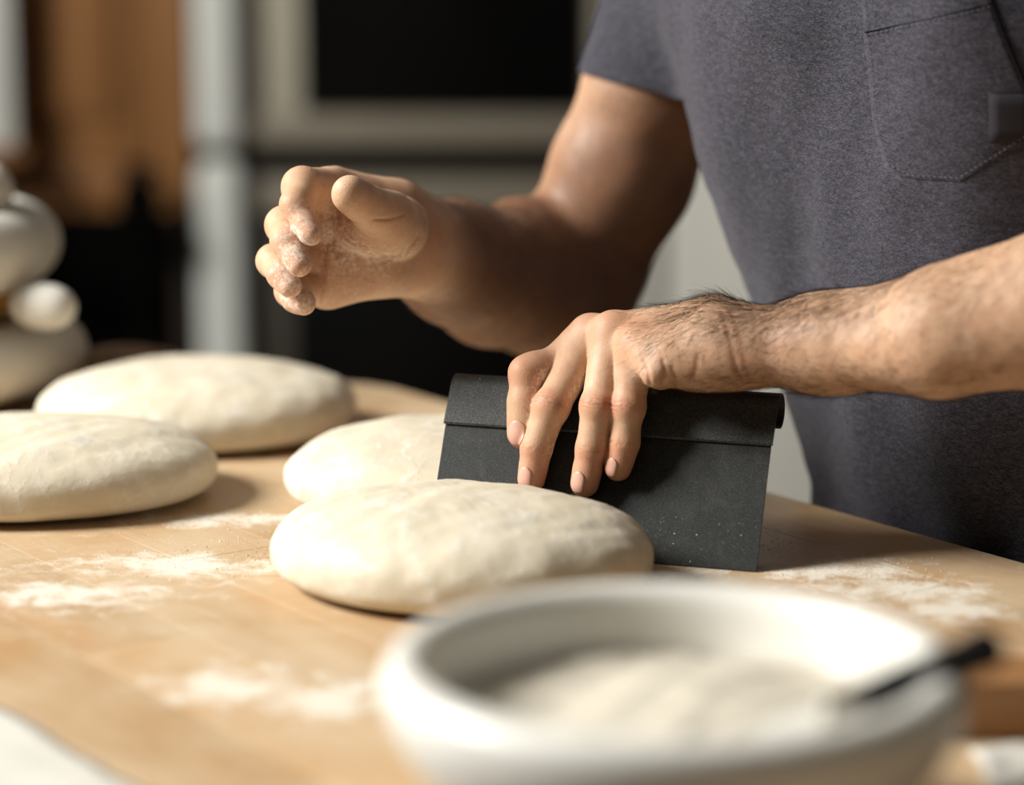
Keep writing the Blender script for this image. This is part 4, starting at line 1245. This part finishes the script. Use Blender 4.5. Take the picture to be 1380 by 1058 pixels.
def stitches(pl, inset=(0, 0), step=3.6):
    V = []; F = []
    pts = poly_pts(pl, step)
    for i in range(0, len(pts)-1):
        if i % 2: continue
        a = on_shirt(pts[i][0]+inset[0], pts[i][1]+inset[1], .0016)[0]; b = on_shirt(pts[i+1][0]+inset[0], pts[i+1][1]+inset[1], .0016)[0]
        v, f = tube([a, (a+b)/2 + np.array([0, -.0002, 0]), b], [.00018, .00026, .00018], 5); k = len(V); V += v; F += [tuple(q+k for q in ff) for ff in f]
    o = pyd('stitching', V, F, M['thread'], shirt, False); o['kind'] = 'stuff'; return o
stitches([(1166, -70), (1171, 40), (1184, 163), (1199, 220), (1228, 235), (1293, 238), (1343, 207), (1402, 168)])
stitches([(1168, 46), (1250, 31), (1338, 7)])
# plain woven tag caught in the pocket's seam
tv = []
for j in range(5):
    for i in range(5): tv.append(on_shirt(1333+ (1392-1333)*i/4, 126+64*j/4, .0019)[0])
tf = [(j*5+i, j*5+i+1, (j+1)*5+i+1, (j+1)*5+i) for j in range(4) for i in range(4)]
o = pyd('fabric_tag', np.array(tv), tf, M['tag'], shirt); m_ = o.modifiers.new('thick', 'SOLIDIFY'); m_.thickness = .0009; m_.offset = 1
# folded hem of the sleeve
def sleeve_hem(S_, ax_, t_, name='sleeve_hem'):
    c_ = S_ + ax_*(t_-.001); u_ = np.cross(ax_, [0, 0, 1.]); u_ /= np.linalg.norm(u_); v_ = np.cross(ax_, u_); P = []
    for k in range(73):
        a = 2*math.pi*k/72; d = u_*math.cos(a)+v_*math.sin(a); p = c_ + d*.03
        for _ in range(30):
            s_ = float(shirt_sdf(p[None])[0]); 
            if abs(s_) < 1e-4: break
            p = p - d*s_*.9
        P.append(p + d*.0002)
    V = []; F = []
    n_ = len(P)
    for k in range(n_):
        d = P[k]-c_; d /= np.linalg.norm(d)
        for (o1, o2) in ((-.0006, .0012), (.0012, .0006), (.0012, -.014), (.0004, -.0150)): V.append(P[k] + d*o1 + ax_*o2)
    for k in range(n_-1):
        for j in range(3): a = k*4+j; F.append((a, a+1, a+5, a+4))
    o = pyd(name, np.array(V), F, M['shirt'], shirt)
    return o
# ---- trousers, shoes, hair, eyes
legs2 = []
for s_ in (-1, 1):
    hp = np.array([.350, 1.545, .86]) + Bx*.085*s_; kn_ = np.array([.375, 1.56, .47]) + Bx*.10*s_; an = np.array([.385, 1.60, .10]) + Bx*.12*s_
    L_ = Grp(.03, .02); L_.chain([hp, kn_, an], [.096, .074, .066]); legs2.append(L_)
fL2 = Field([legs2])
def trou(P, c=None, R=None):
    d = smin(fL2(P), np.maximum(torso_sdf(P, -.001, 1.4, .72), np.abs(P[:, 2]-.80)-.045), .04)
    return np.maximum(np.maximum(d, .07-P[:, 2]), P[:, 2]-.84)
Vt_, Ft_ = surfnet(trou, (.10, 1.30, .04), (.65, 1.85, .88), .010, B=8, cull=False)
pyd('trousers', Vt_, Ft_, M['trousers'], person)
for s_ in (-1, 1):
    an = np.array([.385, 1.60, .045]) + Bx*.12*s_
    fsh = Field([[Grp(.02, .0).cone(an - Nf*.03, an + Nf*.17 + np.array([0, 0, -.005]), .046, .038)]])
    Vh, Fh = surfnet(lambda P, c=None, R=None: np.maximum(fsh(P), .001-P[:, 2]), an-.26, an+.26, .008, B=8, cull=False)
    pyd('shoe', Vh, Fh, M['shoe'], person)
gh = Grp(.02, .0); gh.cone(head + hu*.034 - hf*.026, head + hu*.036 + hf*.008, .082, .074); fh = Field([[gh]])
Vh, Fh = surfnet(lambda P, c=None, R=None: np.maximum(fh(P) + .002*np.sin(P[:, 2]*300)*np.sin(P[:, 0]*260), (P-head) @ (hf*.75 - hu*.65) - .012), head-.15, head+.15, .006, B=8, cull=False)
pyd('head_hair', Vh, Fh, M['hair'], body)
for s_ in (-1, 1):
    bm = bmesh.new(); bmesh.ops.create_icosphere(bm, subdivisions=3, radius=.0115, matrix=Matrix.Translation(Vector(head + hf*.076 + hs*s_*.031 + hu*.008)))
    eo = from_bm('eye', bm, M['enamel'], body); eo.data.materials.append(M['hair'])
    ec = head + hf*.076 + hs*s_*.031 + hu*.008
    for pf in eo.data.polygons:
        if (Vector(pf.center) + Vector(base_p) - Vector(ec)).normalized().dot(Vector(hf)) > .88: pf.material_index = 1
